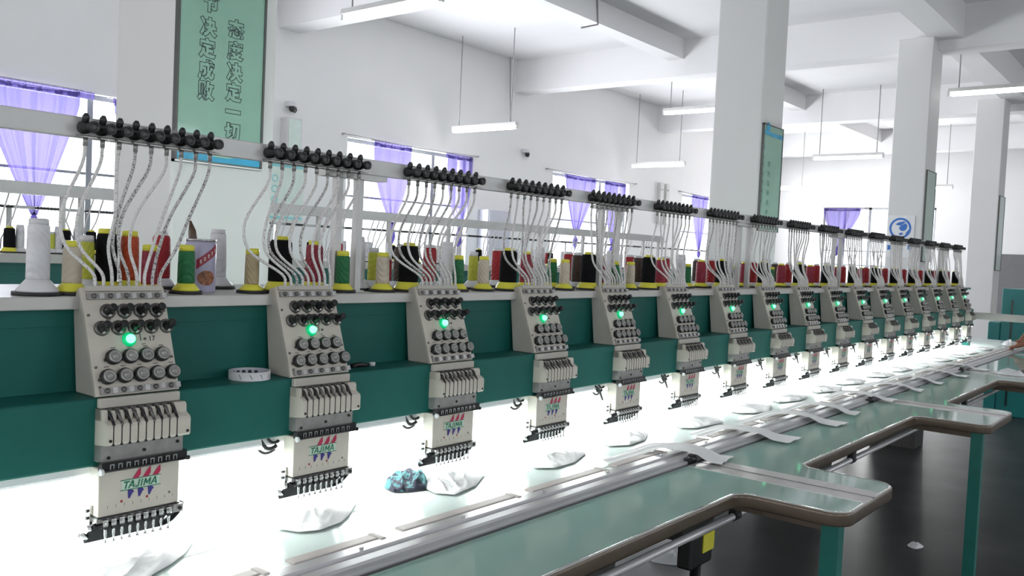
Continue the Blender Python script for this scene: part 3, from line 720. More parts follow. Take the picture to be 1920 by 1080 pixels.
    for x in NX:
        m.box(x+0.001, x+0.0085, 1.397, 1.400, -0.3815, -0.3795, 1).box(x+0.001, x+0.0028, 1.397, 1.400, -0.388, -0.380, 1).box(x+0.0068, x+0.0085, 1.397, 1.400, -0.388, -0.380, 1)
    m.cyl((-0.0735, 1.398, -0.3905), (0.0745, 1.398, -0.3905), 0.0022, n=8)
    m.lathe([(0.0050, 0), (0.0056, 0.005)], (-0.0735, 1.398, -0.3905), (-1, 0, 0), 12, 2)
    m.lathe([(0.004, 0), (0.004, 0.004)], (0.0785, 1.402, -0.3905), (1, 0, 0), 10)
    B(m, 'thread_guide_bar', [BLACK, STEEL, FOOTW])
    # needle case with the printed mark
    nc = B(MB().box(-0.0735, 0.0700, 1.412, 1.446, -0.470, -0.388), 'needle_case', BEIGE, bevel=0.0018)
    lg = MB(); Y = 1.4114
    cx, cz = -0.001, -0.4225
    def poly(pts, mi): lg.add([(cx+a, Y, cz+b) for a, b in pts], [tuple(range(len(pts)))], mi)
    poly([(-0.034, 0.0085), (0.034, 0.0085), (0.034, -0.0085), (-0.034, -0.0085)], 3)
    Y = 1.4111
    for s in (1, -1): poly([(-0.036, s*0.0085+0.0007), (0.036, s*0.0085+0.0007), (0.036, s*0.0085-0.0007), (-0.036, s*0.0085-0.0007)], 1)
    for k in range(3):
        o = -0.015+0.0178*k
        poly([(o, 0.0092), (o+0.0105, 0.0092), (o+0.0145, 0.0150), (o+0.0142, 0.0265), (o+0.0070, 0.0195)], 0)
        q = -0.023+0.0178*k
        poly([(q, -0.0092), (q+0.008, -0.0092), (q+0.0115, -0.0135), (q+0.0085, -0.0150), (q+0.004, -0.0235), (q+0.0012, -0.0235)], 2)
    def stroke(x0, y0, x1, y1, wd):
        H = 0.0125; sh = 0.22
        d = Vector((x1-x0, y1-y0)).normalized(); n = Vector((-d.y, d.x))*wd/2
        q = [(x0+n.x, y0+n.y), (x0-n.x, y0-n.y), (x1-n.x, y1-n.y), (x1+n.x, y1+n.y)]
        lg.add([(cx-0.0325+(a+b*sh)*H, 1.4108, cz-H/2+b*H) for a, b in q], [(0, 1, 2, 3)], 1)
    W_ = 0.2
    letters = {'T': [(0.0, 0.9, 0.85, 0.9, W_), (0.42, 0, 0.42, 0.9, W_)], 'A': [(0.05, 0, 0.42, 1, W_), (0.80, 0, 0.42, 1, W_), (0.2, 0.32, 0.66, 0.32, 0.15)],
               'J': [(0.42, 0.12, 0.42, 1, W_), (0.02, 0.09, 0.5, 0.09, W_*0.9), (0.06, 0.02, 0.06, 0.3, 0.14)], 'I': [(0.12, 0, 0.12, 1, W_)],
               'M': [(0.1, 0, 0.16, 1, W_), (0.16, 0.95, 0.5, 0.25, W_*0.9), (0.5, 0.25, 0.84, 0.95, W_*0.9), (0.84, 1, 0.9, 0, W_)]}
    xo = 0.0
    for ch, adv in (('T', 0.80), ('A', 0.96), ('J', 0.72), ('I', 0.42), ('M', 1.10), ('A', 0.9)):
        for a, b, c_, d_, ww in letters[ch]: stroke(xo+a, b, xo+c_, d_, ww)
        xo += adv
    for x, z, mi in ((-0.034, -0.449, 4), (0.011, -0.449, 4), (0.052, -0.449, 5)):
        lg.lathe([(0.0022, 0), (0.0022, 0.0006)], (x, 1.412, z), (0, -1, 0), 8, mi)
    for k in range(9):
        lg.box(-0.058+0.0145*k, -0.0577+0.0145*k, 1.4114, 1.412, -0.4575, -0.452, 5)
    o = lg.build('maker_mark', [LOGO_R, LOGO_G, LOGO_B, LOGO_L, REDDOT, DARKSTEEL], nc, HO)
    # presser rail and needles
    m = MB().box(-0.0745, 0.0715, 1.411, 1.446, -0.4725, -0.470).box(-0.0745, 0.074, 1.414, 1.440, -0.480, -0.4725, 1).box(0.058, 0.076, 1.406, 1.436, -0.486, -0.472, 1)
    m.lathe([(0.0035, 0), (0.0035, 0.003)], (0.069, 1.406, -0.479), (0, -1, 0), 8)
    B(m, 'presser_rail', [BLACK, GREYPLATE])
    for x in NX:
        m = MB().box(x-0.0042, x+0.0042, 1.404, 1.416, -0.4845, -0.4735).lathe([(0.0026, 0), (0.0024, 0.005)], (x, 1.404, -0.4785), (0, -1, 0), 8)
        m.box(x-0.0035, x+0.0035, 1.402, 1.41, -0.488, -0.4845, 1)
        m.lathe([(0.0030, 0), (0.0025, -0.008), (0.0015, -0.022), (0.0030, -0.0235), (0.0030, -0.0248)], (x, 1.405, -0.4865), (0, 0, 1), 8)
        B(m, 'needle', [STEEL, BLACK])
    m = MB().prism([(1.411, -0.483), (1.417, -0.479), (1.452, -0.514), (1.449, -0.519), (1.445, -0.519)], -0.078, 0.052)
    m.tube([(0.050, 1.444, -0.513), (0.060, 1.440, -0.511), (0.070, 1.434, -0.504), (0.077, 1.427, -0.492), (0.080, 1.420, -0.474)], 0.0055, 10)
    m.lathe([(0.006, 0), (0.0065, 0.01), (0.004, 0.014)], (-0.077, 1.440, -0.506), (-1, 0, 0.35), 10, 1)
    B(m, 'presser_guard', [MATTE, STEEL])
    m = MB().box(-0.0785, -0.0735, 1.430, 1.446, -0.486, -0.452)
    for z in (-0.462, -0.474): m.lathe([(0.003, 0), (0.003, 0.003)], (-0.0785, 1.437, z), (-1, 0, 0), 8, 1)
    m.lathe([(0.006, 0), (0.006, 0.012)], (-0.0745, 1.425, -0.4875), (-1, 0, 0), 10, 0)
    m.cyl((-0.0735, 1.425, -0.4875), (-0.058, 1.415, -0.4865), 0.004, n=8, mi=1)
    B(m, 'side_bracket', [STEEL, BLACK])
    # trimmer motor and its cable loops behind the case
    B(MB().box(-0.112, -0.082, 1.468, 1.505, -0.419, -0.389), 'trimmer_motor', BLACK, bevel=0.003)
    B(MB().tube([(-0.118, 1.464, -0.398), (-0.096, 1.46, -0.412), (-0.080, 1.456, -0.444)], [0.004, 0.0045, 0.003], 8), 'lever_arm', BLACKR)
    arcs = lambda x0, z0, w_, h_, y_: [(x0-w_*math.sin(k*PI/16)-0.012*k/16, y_+0.008*k/16, z0-h_+h_*1.0*(1-math.cos(k*PI/8))*0.5+(-h_*0.6*math.sin(k*PI/8))) for k in range(9)]
    for pts, r in ((arcs(-0.078, -0.395, 0.030, 0.018, 1.462), 0.0042), (arcs(-0.078, -0.390, 0.020, 0.012, 1.455), 0.003), (arcs(-0.078, -0.402, 0.038, 0.020, 1.468), 0.003),
                   ([(0.082, 1.452, -0.388), (0.088, 1.448, -0.40), (0.080, 1.446, -0.41)], 0.003)):
        B(MB().tube(pts, r, 8), 'cable', BLACKR)
    return t
h0 = make_head(); T = tree(h0)
HEAD_LABELS = {1: "beige nine-needle head first from the left, numbered 17 beside its lit green lamp"}
heads = []
for i, hx in enumerate(HX):
    o = h0 if i == 0 else dup(T)
    o.location = (hx, HO[1], HO[2])
    tag(o, HEAD_LABELS.get(i+1, 'beige nine-needle embroidery head with lit green lamp, %s from the left' % ORD[i+1]), 'embroidery head', 'embroidery heads in a row')
    heads.append(o)
for k, drop in ((0, ('trimmer_motor', 'cable', 'lever_arm')), (1, ('trimmer_motor', 'lever_arm')), (2, ('trimmer_motor', 'lever_arm')), (3, ('lever_arm',))):
    for c in list(kids(heads[k])):
        if c.name.split('.')[0] in drop: bpy.data.objects.remove(c)
vs, fs = text_mesh('17', 0.0125, bold=0.0002)
m = MB().add([pp(0.0375+v[0], -v[1], 0.0025) for v in vs], fs); m.build('number_mark', INK, heads[0], HO)

# thread tubes, rail to head
def bez(p, n=18):
    out = []
    P = [Vector(q) for q in p]
    P = [P[0]*2-P[1]]+P+[P[-1]*2-P[-2]]
    for i in range(1, len(P)-2):
        for k in range(n//(len(P)-3)):
            s = k/(n//(len(P)-3)); a, b, c, d = P[i-1], P[i], P[i+1], P[i+2]
            out.append(0.5*((2*b)+(c-a)*s+(2*a-5*b+4*c-d)*s*s+(3*b-a-3*c+d)*s**3))
    out.append(P[-2]); return out
MID1 = [-0.099, -0.068, -0.008, -0.002, 0.006, 0.036, 0.080, 0.100, 0.130]
for i, hx in enumerate(HX):
    rv = random.Random(100+i); gsh = (0.0 if i == 0 else -0.022 if i > 2 else -0.012)
    bulge = -0.062+rv.uniform(-0.015, 0.012)
    for j in range(9):
        xt = -0.052+0.03*j+gsh; xb = -0.0515+0.0147*j
        if i == 0: xm = MID1[j]; xl = xm*0.72+xb*0.28-0.012
        else:
            u = j/8; xm = (xt*0.62+xb*0.38)+bulge*(1.0-0.35*u)+rv.uniform(-0.012, 0.012)
            xl = xm*0.75+xb*0.25-0.018+rv.uniform(-0.004, 0.004)
        dy = rv.uniform(-0.012, 0.012)
        pts = [(hx+xt, 1.535, 0.149), (hx+xt*0.95+xm*0.05-0.004, 1.532, 0.115), (hx+xm, 1.512+dy, 0.036), (hx+xl, 1.502+dy, -0.022), (hx+xb*0.9+xl*0.1, 1.490, -0.068), (hx+xb, 1.488, -0.092)]
        mm = TUBE_G if rv.random() < 0.22 else TUBE_W
        MB().tube(bez(pts, 25), 0.0030, 7).build('thread_tube', mm, heads[i], (hx, HO[1], HO[2]))

# ------------------------------------------------------------------ cones on the front machine
RY = {'F': 1.548, 'M': 1.615, 'B': 1.70}
NEAR = [(70, 'F', 'white'), (134, 'F', 'beige'), (160, 'M', 'lime'), (198, 'M', 'slim_black'), (241, 'M', 'orange'), (279, 'F', 'short_crimson'), (300, 'B', 'red'), (348, 'F', 'green'),
        (406, 'B', 'white'), (471, 'F', 'tan'), (524, 'F', 'black'), (587, 'M', 'crimson'), (641, 'F', 'green'), (668, 'M', 'white'), (698, 'M', 'lime'), (716, 'F', 'beige'),
        (728, 'B', 'thin_red'), (750, 'M', 'brown'), (764, 'F', 'black'), (803, 'M', 'red'), (836, 'B', 'white'), (857, 'F', 'green'), (885, 'M', 'lime'), (905, 'F', 'beige'),
        (930, 'B', 'red'), (951, 'F', 'black'), (985, 'M', 'crimson'), (1008, 'B', 'white'), (1033, 'M', 'green'), (1057, 'F', 'beige'), (1063, 'B', 'red'), (1080, 'M', 'brown'),
        (1101, 'F', 'black'), (1121, 'M', 'crimson'), (1142, 'B', 'white'), (1153, 'F', 'green'), (1180, 'F', 'beige'), (1178, 'B', 'red'), (1194, 'M', 'brown'), (1214, 'F', 'black'), (1236, 'M', 'crimson')]
lst = []
for px, row, k in NEAR:
    x = at(px, 549, 'y', RY[row]).x; lst.append((x, row, k))
xe = max(a[0] for a in lst)
PAT = [(-0.125, 'M', 'white'), (-0.07, 'M', 'green'), (0.045, 'M', 'crimson'), (0.09, 'F', 'black'), (0.135, 'M', 'red'), (0.175, 'B', 'brown'), (0.225, 'B', 'lime')]
for i in range(5, 17):
    for dx, row, k in PAT:
        x = HX[i]+dx+0.01*((i*7) % 3-1)
        if x > xe+0.03 and x < MX1-0.05: lst.append((x, row, k))
lst.sort()
for x, row, k in lst: put_cone(k, x, RY[row], DECK_Z, 'front machine', 'thread cones on the front machine')

# tin can with a knife handle
c = at(374, 549, 'y', 1.60)
t = empty('tin_can', (c.x, 1.60, DECK_Z), 'lilac tin can with red diagonal label, among the thread cones by the first head', 'can'); off = t.location
zc = DECK_Z; R = 0.0300
MB().lathe([(R*0.95, 0), (R, 0.003), (R, 0.096), (R*0.93, 0.102)], (c.x, 1.60, zc), n=28).build('body', TIN, t, off)
MB().lathe([(R*0.96, 0.102), (R*0.98, 0.104), (R*0.98, 0.106), (R*0.85, 0.1065)], (c.x, 1.60, zc), n=28).build('rim', STEEL, t, off)
def onto(u, z, r=R+0.0006):
    a = -PI/2-0.55+u; return (c.x+r*math.cos(a), 1.60+r*math.sin(a), zc+z)
MB().grid(lambda u, v: onto(-0.25+1.5*u, 0.046+0.034*u+0.019*v), 16, 1).build('red_label', TINR, t, off)
MB().grid(lambda u, v: onto(0.42+0.60*v*math.cos(u*2*PI), 0.029+0.015*v*math.sin(u*2*PI)), 24, 3).build('food_picture', TINF, t, off)
m = MB()
for k in range(5):
    u = 0.02+0.25*k; z = 0.0555+0.034*(u+0.25)/1.5
    for du, dz, wu, hz in ((0, 0.002, 0.06, 0.0008), (0, -0.002, 0.06, 0.0008), (0, 0, 0.015, 0.0036)):
        m.grid(lambda a, b, u=u, z=z, du=du, dz=dz, wu=wu, hz=hz: onto(u+du+wu*(a*2-1), z+dz+hz*(b*2-1), R+0.0011), 2, 1)
m.build('label_marks', PAPER, t, off)
p = at(358, 452, 'y', 1.605)
m = MB().tube([(p.x+0.006, 1.603, zc+0.06), (p.x+0.004, 1.604, zc+0.102), (p.x+0.002, 1.605, zc+0.122), (p.x-0.002, 1.606, zc+0.142)], [0.009, 0.0088, 0.0075, 0.0018], 12)
tag(m.build('knife_handle', BROWN), 'dark brown pointed handle sticking out of the tin can', 'handle')

# roll of tape, small objects on the green ledge
p = at(468, 701, 'z', -0.272); LZ = -0.274
t = empty('tape_roll', (p.x, 1.475, LZ), 'roll of white tape lying on the green ledge beside the second head', 'tape'); off = t.location
q = at(468, 695, 'y', 1.478)
MB().lathe([(0.040, 0), (0.040, 0.0165), (0.037, 0.0165), (0.037, 0)], (q.x, 1.478, LZ), n=36, caps=False).lathe([(0.037, 0.0001), (0.040, 0.0001)], (q.x, 1.478, LZ), n=36, caps=False).build('tape', FOOTW, t, off)
MB().lathe([(0.0369, 0), (0.0369, 0.0155), (0.035, 0.0155), (0.035, 0)], (q.x, 1.478, LZ), n=36, caps=False).build('core', LAV, t, off)
m = MB()
for k in range(7):
    a0 = 0.5+k*0.35
    m.grid(lambda u, v: (q.x+0.0348*math.cos(a0+u*0.2), 1.478+0.0348*math.sin(a0+u*0.2), LZ+0.005+0.007*v), 3, 1)
for k in range(4):
    a0 = PI+0.45+k*0.52
    m.grid(lambda u, v: (q.x+0.0403*math.cos(a0+v*0.12+u*0.03), 1.478+0.0403*math.sin(a0+v*0.12+u*0.03), LZ+0.0125-0.009*v), 1, 3)
m.build('printed_marks', INK, t, off)
q = at(698, 678, 'y', 1.49)
tag(MB().lathe([(0.007, 0), (0.0075, 0.007), (0.006, 0.008)], (q.x, 1.49, LZ), n=14).build('bobbin', FOOTW), 'small white bobbin on the green ledge between second and third heads', 'bobbin')
q = at(675, 684, 'y', 1.487)
m = MB().tube([(q.x-0.025, 1.487, LZ+0.004), (q.x, 1.484, LZ+0.006), (q.x+0.02, 1.48, LZ+0.003)], [0.005, 0.006, 0.004], 8).lathe([(0.007, 0), (0.006, 0.006)], (q.x-0.018, 1.487, LZ), n=10)
tag(m.build('thread_clipper', BLACK), 'small black clipper on the green ledge beside the white bobbin', 'tool')

# ------------------------------------------------------------------ table
t = empty('machine_table', (3.5, 1.4, FLOOR), 'long mint green machine table with rounded tongues along its front edge', 'table'); off = t.location
def arc(cx, cy, r, a0, a1, n=7): return [(cx+r*math.cos(a0+(a1-a0)*k/n), cy+r*math.sin(a0+(a1-a0)*k/n)) for k in range(n+1)]
YE, YT, XEND = 0.872, 0.618, 8.35
outline = [(-0.6, YE)]
tongues = [(0.37, 0.75), (2.0, 2.392), (3.585, 4.055), (5.20, 5.66), (6.83, 7.28)]
for a, b in tongues:
    outline += arc(a-0.045, YE-0.045, 0.045, PI/2, 0)+arc(a+0.05, YT+0.05, 0.05, PI, 1.5*PI)+arc(b-0.05, YT+0.05, 0.05, 1.5*PI, 2*PI)+arc(b+0.045, YE-0.045, 0.045, PI, PI/2)
outline += [(XEND, YE), (XEND, 1.085), (-0.6, 1.085)]
front_n = len(outline)-3
def slab_tri(poly, z0, z1):
    n = len(poly); mb = MB()
    top = [tuple(f) for f in tessellate_polygon([[Vector((x, y, 0)) for x, y in poly]])]
    up = lambda f: f if (poly[f[1]][0]-poly[f[0]][0])*(poly[f[2]][1]-poly[f[0]][1])-(poly[f[1]][1]-poly[f[0]][1])*(poly[f[2]][0]-poly[f[0]][0]) > 0 else tuple(reversed(f))
    top = [up(f) for f in top]
    vs = [(x, y, z0) for x, y in poly]+[(x, y, z1) for x, y in poly]
    mb.add(vs, [tuple(i+n for i in f) for f in top]+[tuple(reversed(f)) for f in top]+[(i, (i+1) % n, (i+1) % n+n, i+n) for i in range(n)])
    return mb
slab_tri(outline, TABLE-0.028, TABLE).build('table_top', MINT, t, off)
# edge band along the front outline
eb = MB(); pts = outline[:front_n+1]; nrm = []
for i, p in enumerate(pts):
    a = Vector(pts[max(0, i-1)]); b = Vector(pts[min(len(pts)-1, i+1)]); d = (b-a).normalized(); nrm.append(Vector((d.y, -d.x)))
prof = [(0.0, 0.0008), (0.0030, -0.001), (0.0042, -0.008), (0.0042, -0.028), (0.002, -0.033), (-0.004, -0.033), (-0.004, 0.0008)]
vs = []
for p, n in zip(pts, nrm):
    for o_, z in prof: vs.append((p[0]+n.x*o_, p[1]+n.y*o_, TABLE+z))
K = len(prof)
for j in range(K):
    mi = 1 if j in (0, K-1, 1) else 0
    eb.add(vs if j == 0 else [], [], mi)
for i in range(len(pts)-1):
    for j in range(K):
        eb.f.append([i*K+j, i*K+(j+1) % K, (i+1)*K+(j+1) % K, (i+1)*K+j]); eb.m.append(1 if j in (0, K-1) else 0); eb.sm.append(True)
eb.build('edge_band', [EDGE, CHROME], t, off)
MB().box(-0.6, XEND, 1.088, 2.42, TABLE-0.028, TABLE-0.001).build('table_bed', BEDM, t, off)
for xc in (0.56, 2.205, 3.90, 5.50, 7.05):
    MB().box(xc-0.062, xc+0.062, YT+0.003, 1.085, TABLE, TABLE+0.0012).build('seam_strip', SEAMS, t, off)
    MB().box(xc-0.0014, xc+0.0014, YT-0.003, 1.085, TABLE+0.0012, TABLE+0.0018).build('seam_line', BLACK, t, off)
MB().box(-0.6, XEND, 1.0828, 1.0892, TABLE-0.02, TABLE+0.0012).build('joint_line', BLACK, t, off)
for a, b in tongues[1:]:
    MB().box(a+0.045, a+0.085, 0.645, 0.685, FLOOR, TABLE-0.028).box(a+0.03, a+0.10, 0.63, 0.70, FLOOR, FLOOR+0.006).build('leg', LEGM, t, off)
    MB().box(a+0.05, a+0.08, 0.66, 1.4, TABLE-0.06, TABLE-0.03).build('cross_bar', EDGE, t, off)
for x in (0.0, 2.5, 5.0, 7.5): MB().box(x, x+0.06, 2.3, 2.36, FLOOR, TABLE-0.028).build('rear_leg', LEGM, t, off)
MB().box(-0.6, XEND, 1.15, 1.20, TABLE-0.12, TABLE-0.028).build('apron', DECKM, t, off)

# start bar under the front edge
t = empty('start_bar', (3.5, 0.9, -0.63), 'round grey start bar hung on brackets under the table edge', 'bar'); off = t.location
MB().cyl((-0.6, 0.925, -0.646), (XEND-0.2, 0.925, -0.646), 0.0095, n=14).build('tube', ALU, t, off)
for x in (0.3, 2.105, 3.02, 4.7, 6.3, 7.9):
    MB().box(x-0.016, x+0.016, 0.915, 0.935, -0.642, TABLE-0.028).lathe([(0.0125, -0.016), (0.0125, 0.016)], (x, 0.925, -0.646), (1, 0, 0), 12).build('bracket', BLACKR, t, off)

# motor box and foot under the table, paper on the floor
c = at(1310, 1010, 'y', 1.25)
t = empty('motor_box', (c.x, 1.25, FLOOR), 'black motor box with yellow sticker under the table', 'motor'); off = t.location
a = at(1298, 1000, 'y', 1.22); b = at(1338, 1000, 'y', 1.22); zb = at(1325, 1056, 'y', 1.22).z; zm = at(1310, 1004, 'y', 1.22).z
MB().box(a.x, b.x, 1.22, 1.27, zb, zm).build('case', BLACK, t, off, bevel=0.008)
MB().box(a.x-0.06, b.x, 1.222, 1.28, zm, TABLE-0.03).build('hanger', BLACK, t, off)
MB().cyl(((a.x+b.x)/2+0.01, 1.245, zb), ((a.x+b.x)/2+0.01, 1.245, FLOOR), 0.018, n=14).build('column', BLACK, t, off)
MB().box(a.x-0.05, b.x+0.05, 1.19, 1.33, FLOOR, FLOOR+0.02).build('foot_plate', DARKSTEEL, t, off)
ya = at(1319, 1003, 'y', 1.219); yb = at(1337, 1027, 'y', 1.219)
MB().box(ya.x, yb.x, 1.2165, 1.2205, yb.z, ya.z).build('yellow_sticker', YELLOW, t, off)
def crumple(name, loc, r, h, mtl, label, cat, seed=0, sy=0.7):
    rnd = random.Random(seed)
    m = MB(); ns = 20
    vs = []
    def f(u, v):
        a = u*2*PI; rr = r*v*(1+0.28*noise.noise((math.cos(a)*1.3+seed, math.sin(a)*1.3, 0.3)))
        z = h*(1-v**3)*(0.55+0.9*abs(noise.noise((math.cos(a)*v*2.2+seed*3, math.sin(a)*v*2.2, 1.7))))+0.001
        return (loc[0]+rr*math.cos(a), loc[1]+rr*math.sin(a)*sy, loc[2]+z)
    m.grid(f, 32, 10)
    return tag(m.build(name, mtl, None, loc), label, cat)
p = at(1262, 1046, 'z', FLOOR); crumple('paper_scrap', (p.x, p.y, FLOOR), 0.12, 0.03, PAPER, 'crumpled white paper lying on the dark floor under the table', 'paper', 3)
p = at(1716, 1024, 'z', FLOOR); crumple('paper_scrap', (p.x, p.y, FLOOR), 0.05, 0.02, PAPER, 'tiny white scrap on the dark floor between the table legs', 'paper', 5)

# aluminium frame rail on the bed
t = empty('hoop_rail', (3.5, 1.15, TABLE), 'grooved aluminium frame rail running along the table bed', 'rail'); off = t.location
m = MB().prism([(1.092, TABLE), (1.092, TABLE+0.007), (1.108, TABLE+0.009), (1.112, TABLE+0.013), (1.132, TABLE+0.014), (1.136, TABLE+0.010), (1.142, TABLE+0.010), (1.146, TABLE+0.016), (1.172, TABLE+0.016), (1.176, TABLE+0.011), (1.186, TABLE+0.011), (1.19, TABLE+0.005), (1.205, TABLE+0.004), (1.205, TABLE)], -0.5, 7.9)
m.build('profile', ALU, t, off)
x = -0.4; k = 0
while x < 7.8:
    L = 0.20+0.05*((k*3) % 4)
    MB().box(x, x+L, 1.178, 1.204, TABLE+0.011, TABLE+0.0165).box(x+L-0.012, x+L, 1.168, 1.206, TABLE+0.011, TABLE+0.018).build('clip_strip', CLIPM, t, off, bevel=0.0015)
    x += L+0.055; k += 1
for k in range(30):
    MB().lathe([(0.0045, 0), (0.004, 0.003)], (-0.3+0.27*k, 1.158, TABLE+0.016), n=10).build('screw', STEEL, t, off)
for px, py in ((1312, 862), (1629, 748), (1802, 692)):
    q = at(px, py, 'z', TABLE+0.012)
    MB().lathe([(0.012, 0), (0.014, 0.01), (0.010, 0.02)], (q.x, 1.095, TABLE+0.002), n=14).box(q.x-0.03, q.x+0.004, 1.088, 1.104, TABLE+0.002, TABLE+0.014).build('clamp_knob', BLACK, t, off)

# ------------------------------------------------------------------ cloths
def smooth_noise(x, y, s): return noise.noise((x*s, y*s, 0.37*s))
# white backing sheet over the bed below the needles
def sh(u, v):
    x = -0.55+u*8.6; yf = 1.372+0.010*smooth_noise(x, 0, 3.1)+0.006*smooth_noise(x, 4, 11)
    if x > 4.3: yf -= min(0.09, (x-4.3)*0.09)
    y = yf+(2.38-yf)*v**1.4
    z = TABLE-0.0004+(0.004*max(0, smooth_noise(x*0.5, y*2.2, 9))+0.0025*max(0, smooth_noise(x+0.7*y, y-0.3*x, 22)))*min(1, v*8)
    return (x, y, z)
tag(MB().grid(sh, 420, 24).build('backing_sheet', SHEET), 'white backing fabric spread over the table bed under the needles', 'fabric')

def cloth_blob(outline_xy, label, seed, h=0.012, mtl=CLOTH, name='cloth_piece', grp='white cloth pieces under the heads', cat='cloth', wr=26):
    cx = sum(p[0] for p in outline_xy)/len(outline_xy); cy = sum(p[1] for p in outline_xy)/len(outline_xy)
    n = len(outline_xy); nu = 110; nv = 30
    def f(u, v):
        s = u*n; i = int(s) % n; k = s-int(s); k = k*k*(3-2*k)*0.5+k*0.5
        a = outline_xy[i]; b = outline_xy[(i+1) % n]
        ox, oy = a[0]*(1-k)+b[0]*k, a[1]*(1-k)+b[1]*k
        x = cx+(ox-cx)*v; y = cy+(oy-cy)*v
        fold = abs(noise.noise(((x*0.9-y*0.8)*wr*0.9+seed*5.1, (x*0.5+y*0.6)*wr*0.3, seed)))
        f2 = abs(noise.noise((x*55+seed, y*55, seed*2.0)))
        rg = max(0.0, 1-3.4*fold)**1.5; z = TABLE+0.0035+h*0.42*(1-v**8)*(0.30+0.8*rg+0.45*f2)
        return (x, y, z)
    o = MB().grid(f, nu, nv).build(name, mtl, None, (cx, cy, TABLE))
    tag(o, label, cat, grp); return o
def pxo(lst, z=TABLE+0.004): return [tuple(at(a, b, 'z', z))[:2] for a, b in lst]
cloth_blob(pxo([(120, 1090), (185, 1062), (245, 1042), (282, 1026), (250, 1008), (300, 1006), (355, 998), (363, 1014), (348, 1036), (322, 1056), (290, 1074), (255, 1100), (200, 1130), (130, 1120)]), 'crumpled white cloth on the bed below the first head', 1, 0.014)
cloth_blob(pxo([(514, 968), (545, 966), (580, 960), (606, 938), (590, 930), (630, 928), (664, 926), (668, 942), (655, 964), (640, 978), (600, 993), (560, 997), (522, 991)]), 'crumpled white cloth on the bed below the second head', 2, 0.013)
cloth_blob(pxo([(786, 904), (800, 888), (830, 878), (872, 872), (900, 876), (908, 890), (892, 910), (852, 927), (815, 924), (795, 914)]), 'white cloth with curled edge below the third head, beside the teal scrap', 3, 0.018)
cloth_blob(pxo([(984, 862), (1012, 852), (1050, 838), (1088, 834), (1100, 848), (1078, 866), (1040, 877), (1000, 877)]), 'crumpled white cloth on the bed below the fourth head', 4, 0.014)
cloth_blob(pxo([(1118, 822), (1145, 810), (1190, 806), (1216, 812), (1210, 824), (1180, 834), (1140, 836)]), 'crumpled white cloth on the bed below the fifth head', 5, 0.014)
for i in range(5, 17):
    rv = random.Random(40+i); cx, cy = HX[i]-0.02+rv.uniform(-0.03, 0.03), 1.36+rv.uniform(-0.02, 0.02)
    if i > 11: cy -= 0.05
    out = [(cx+0.15*math.cos(a)*(1+rv.uniform(-0.2, 0.15)), cy+0.065*math.sin(a)*(1+rv.uniform(-0.25, 0.2))) for a in [2*PI*k/11 for k in range(11)]]
    cloth_blob(out, 'crumpled white cloth on the bed below the %s head' % ORD[i+1], i+1, 0.016)
cloth_blob(pxo([(720, 914), (726, 896), (744, 887), (772, 885), (798, 892), (806, 906), (798, 917), (765, 921), (738, 922)]), 'teal and black patterned scrap beside the white cloth below the third head', 31, 0.040, TEALC, 'patterned_scrap', None, 'cloth', 34)

# cloth strips pulled over the rail onto the front table
def strip(tip, wid, label, seed, x_in, y_in=1.30):
    rv = random.Random(seed); tx, ty = tip
    k_ = 0.8+0.5*rv.random()
    path = bez([(tx-0.24*k_, 1.232, TABLE+0.008), (tx-0.15*k_, 1.226, TABLE+0.013), (tx-0.085, 1.208, TABLE+0.024), (tx-0.055, 1.17, TABLE+0.026), (tx-0.035, 1.13, TABLE+0.0255), (tx-0.018, 1.097, TABLE+0.019), (tx-0.006, 1.06, TABLE+0.006), (tx+0.006, ty, TABLE+0.003)], 42)
    N_ = len(path)-1
    def f(u, v):
        i = min(int(round(v*N_)), N_); p = path[i]; d = (path[min(i+1, N_)]-path[max(i-1, 0)]); d.z = 0; d.normalize(); n = Vector((-d.y, d.x, 0))
        ww = wid*(0.42+0.58*min(1, max(0, v-0.25)*2.6))
        q = p+n*(u-0.5)*ww+d*((0.03*(u-0.5)+0.012*math.sin(seed)) if v > 0.97 else 0)
        return (q.x, q.y, q.z+0.003*abs(math.sin(u*6+seed+v*4)))
    tag(MB().grid(f, 10, N_).build('cloth_strip', CLOTH, None, (tx, ty, TABLE)), label, 'cloth', 'white cloth strips over the rail')
tips = [(1365, 862), (1487, 825), (1577, 795), (1610, 775), (1683, 752), (1735, 733), (1770, 719), (1812, 706), (1850, 694)]
for i, (a, b) in enumerate(tips):
    q = at(a, b, 'z', TABLE+0.003)
    strip((q.x-0.02, max(0.985, min(q.y, 1.03))), 0.125 if i < 2 else 0.11, 'white cloth strip over the rail onto the mint table, %s from the left' % ORD[i+1], i, q.x-0.03-0.06-0.05*((i*5) % 3)/2, 1.25)
crumple('paper_scrap', tuple(at(1893, 648, 'z', TABLE+0.002)), 0.07, 0.05, PAPER, 'small white lump on the far end of the table bed beside the hand', 'paper', 8)
crumple('paper_scrap', tuple(at(1897, 702, 'z', TABLE+0.002)), 0.10, 0.03, PAPER, 'white scrap on the front table at the far tongue', 'paper', 9)

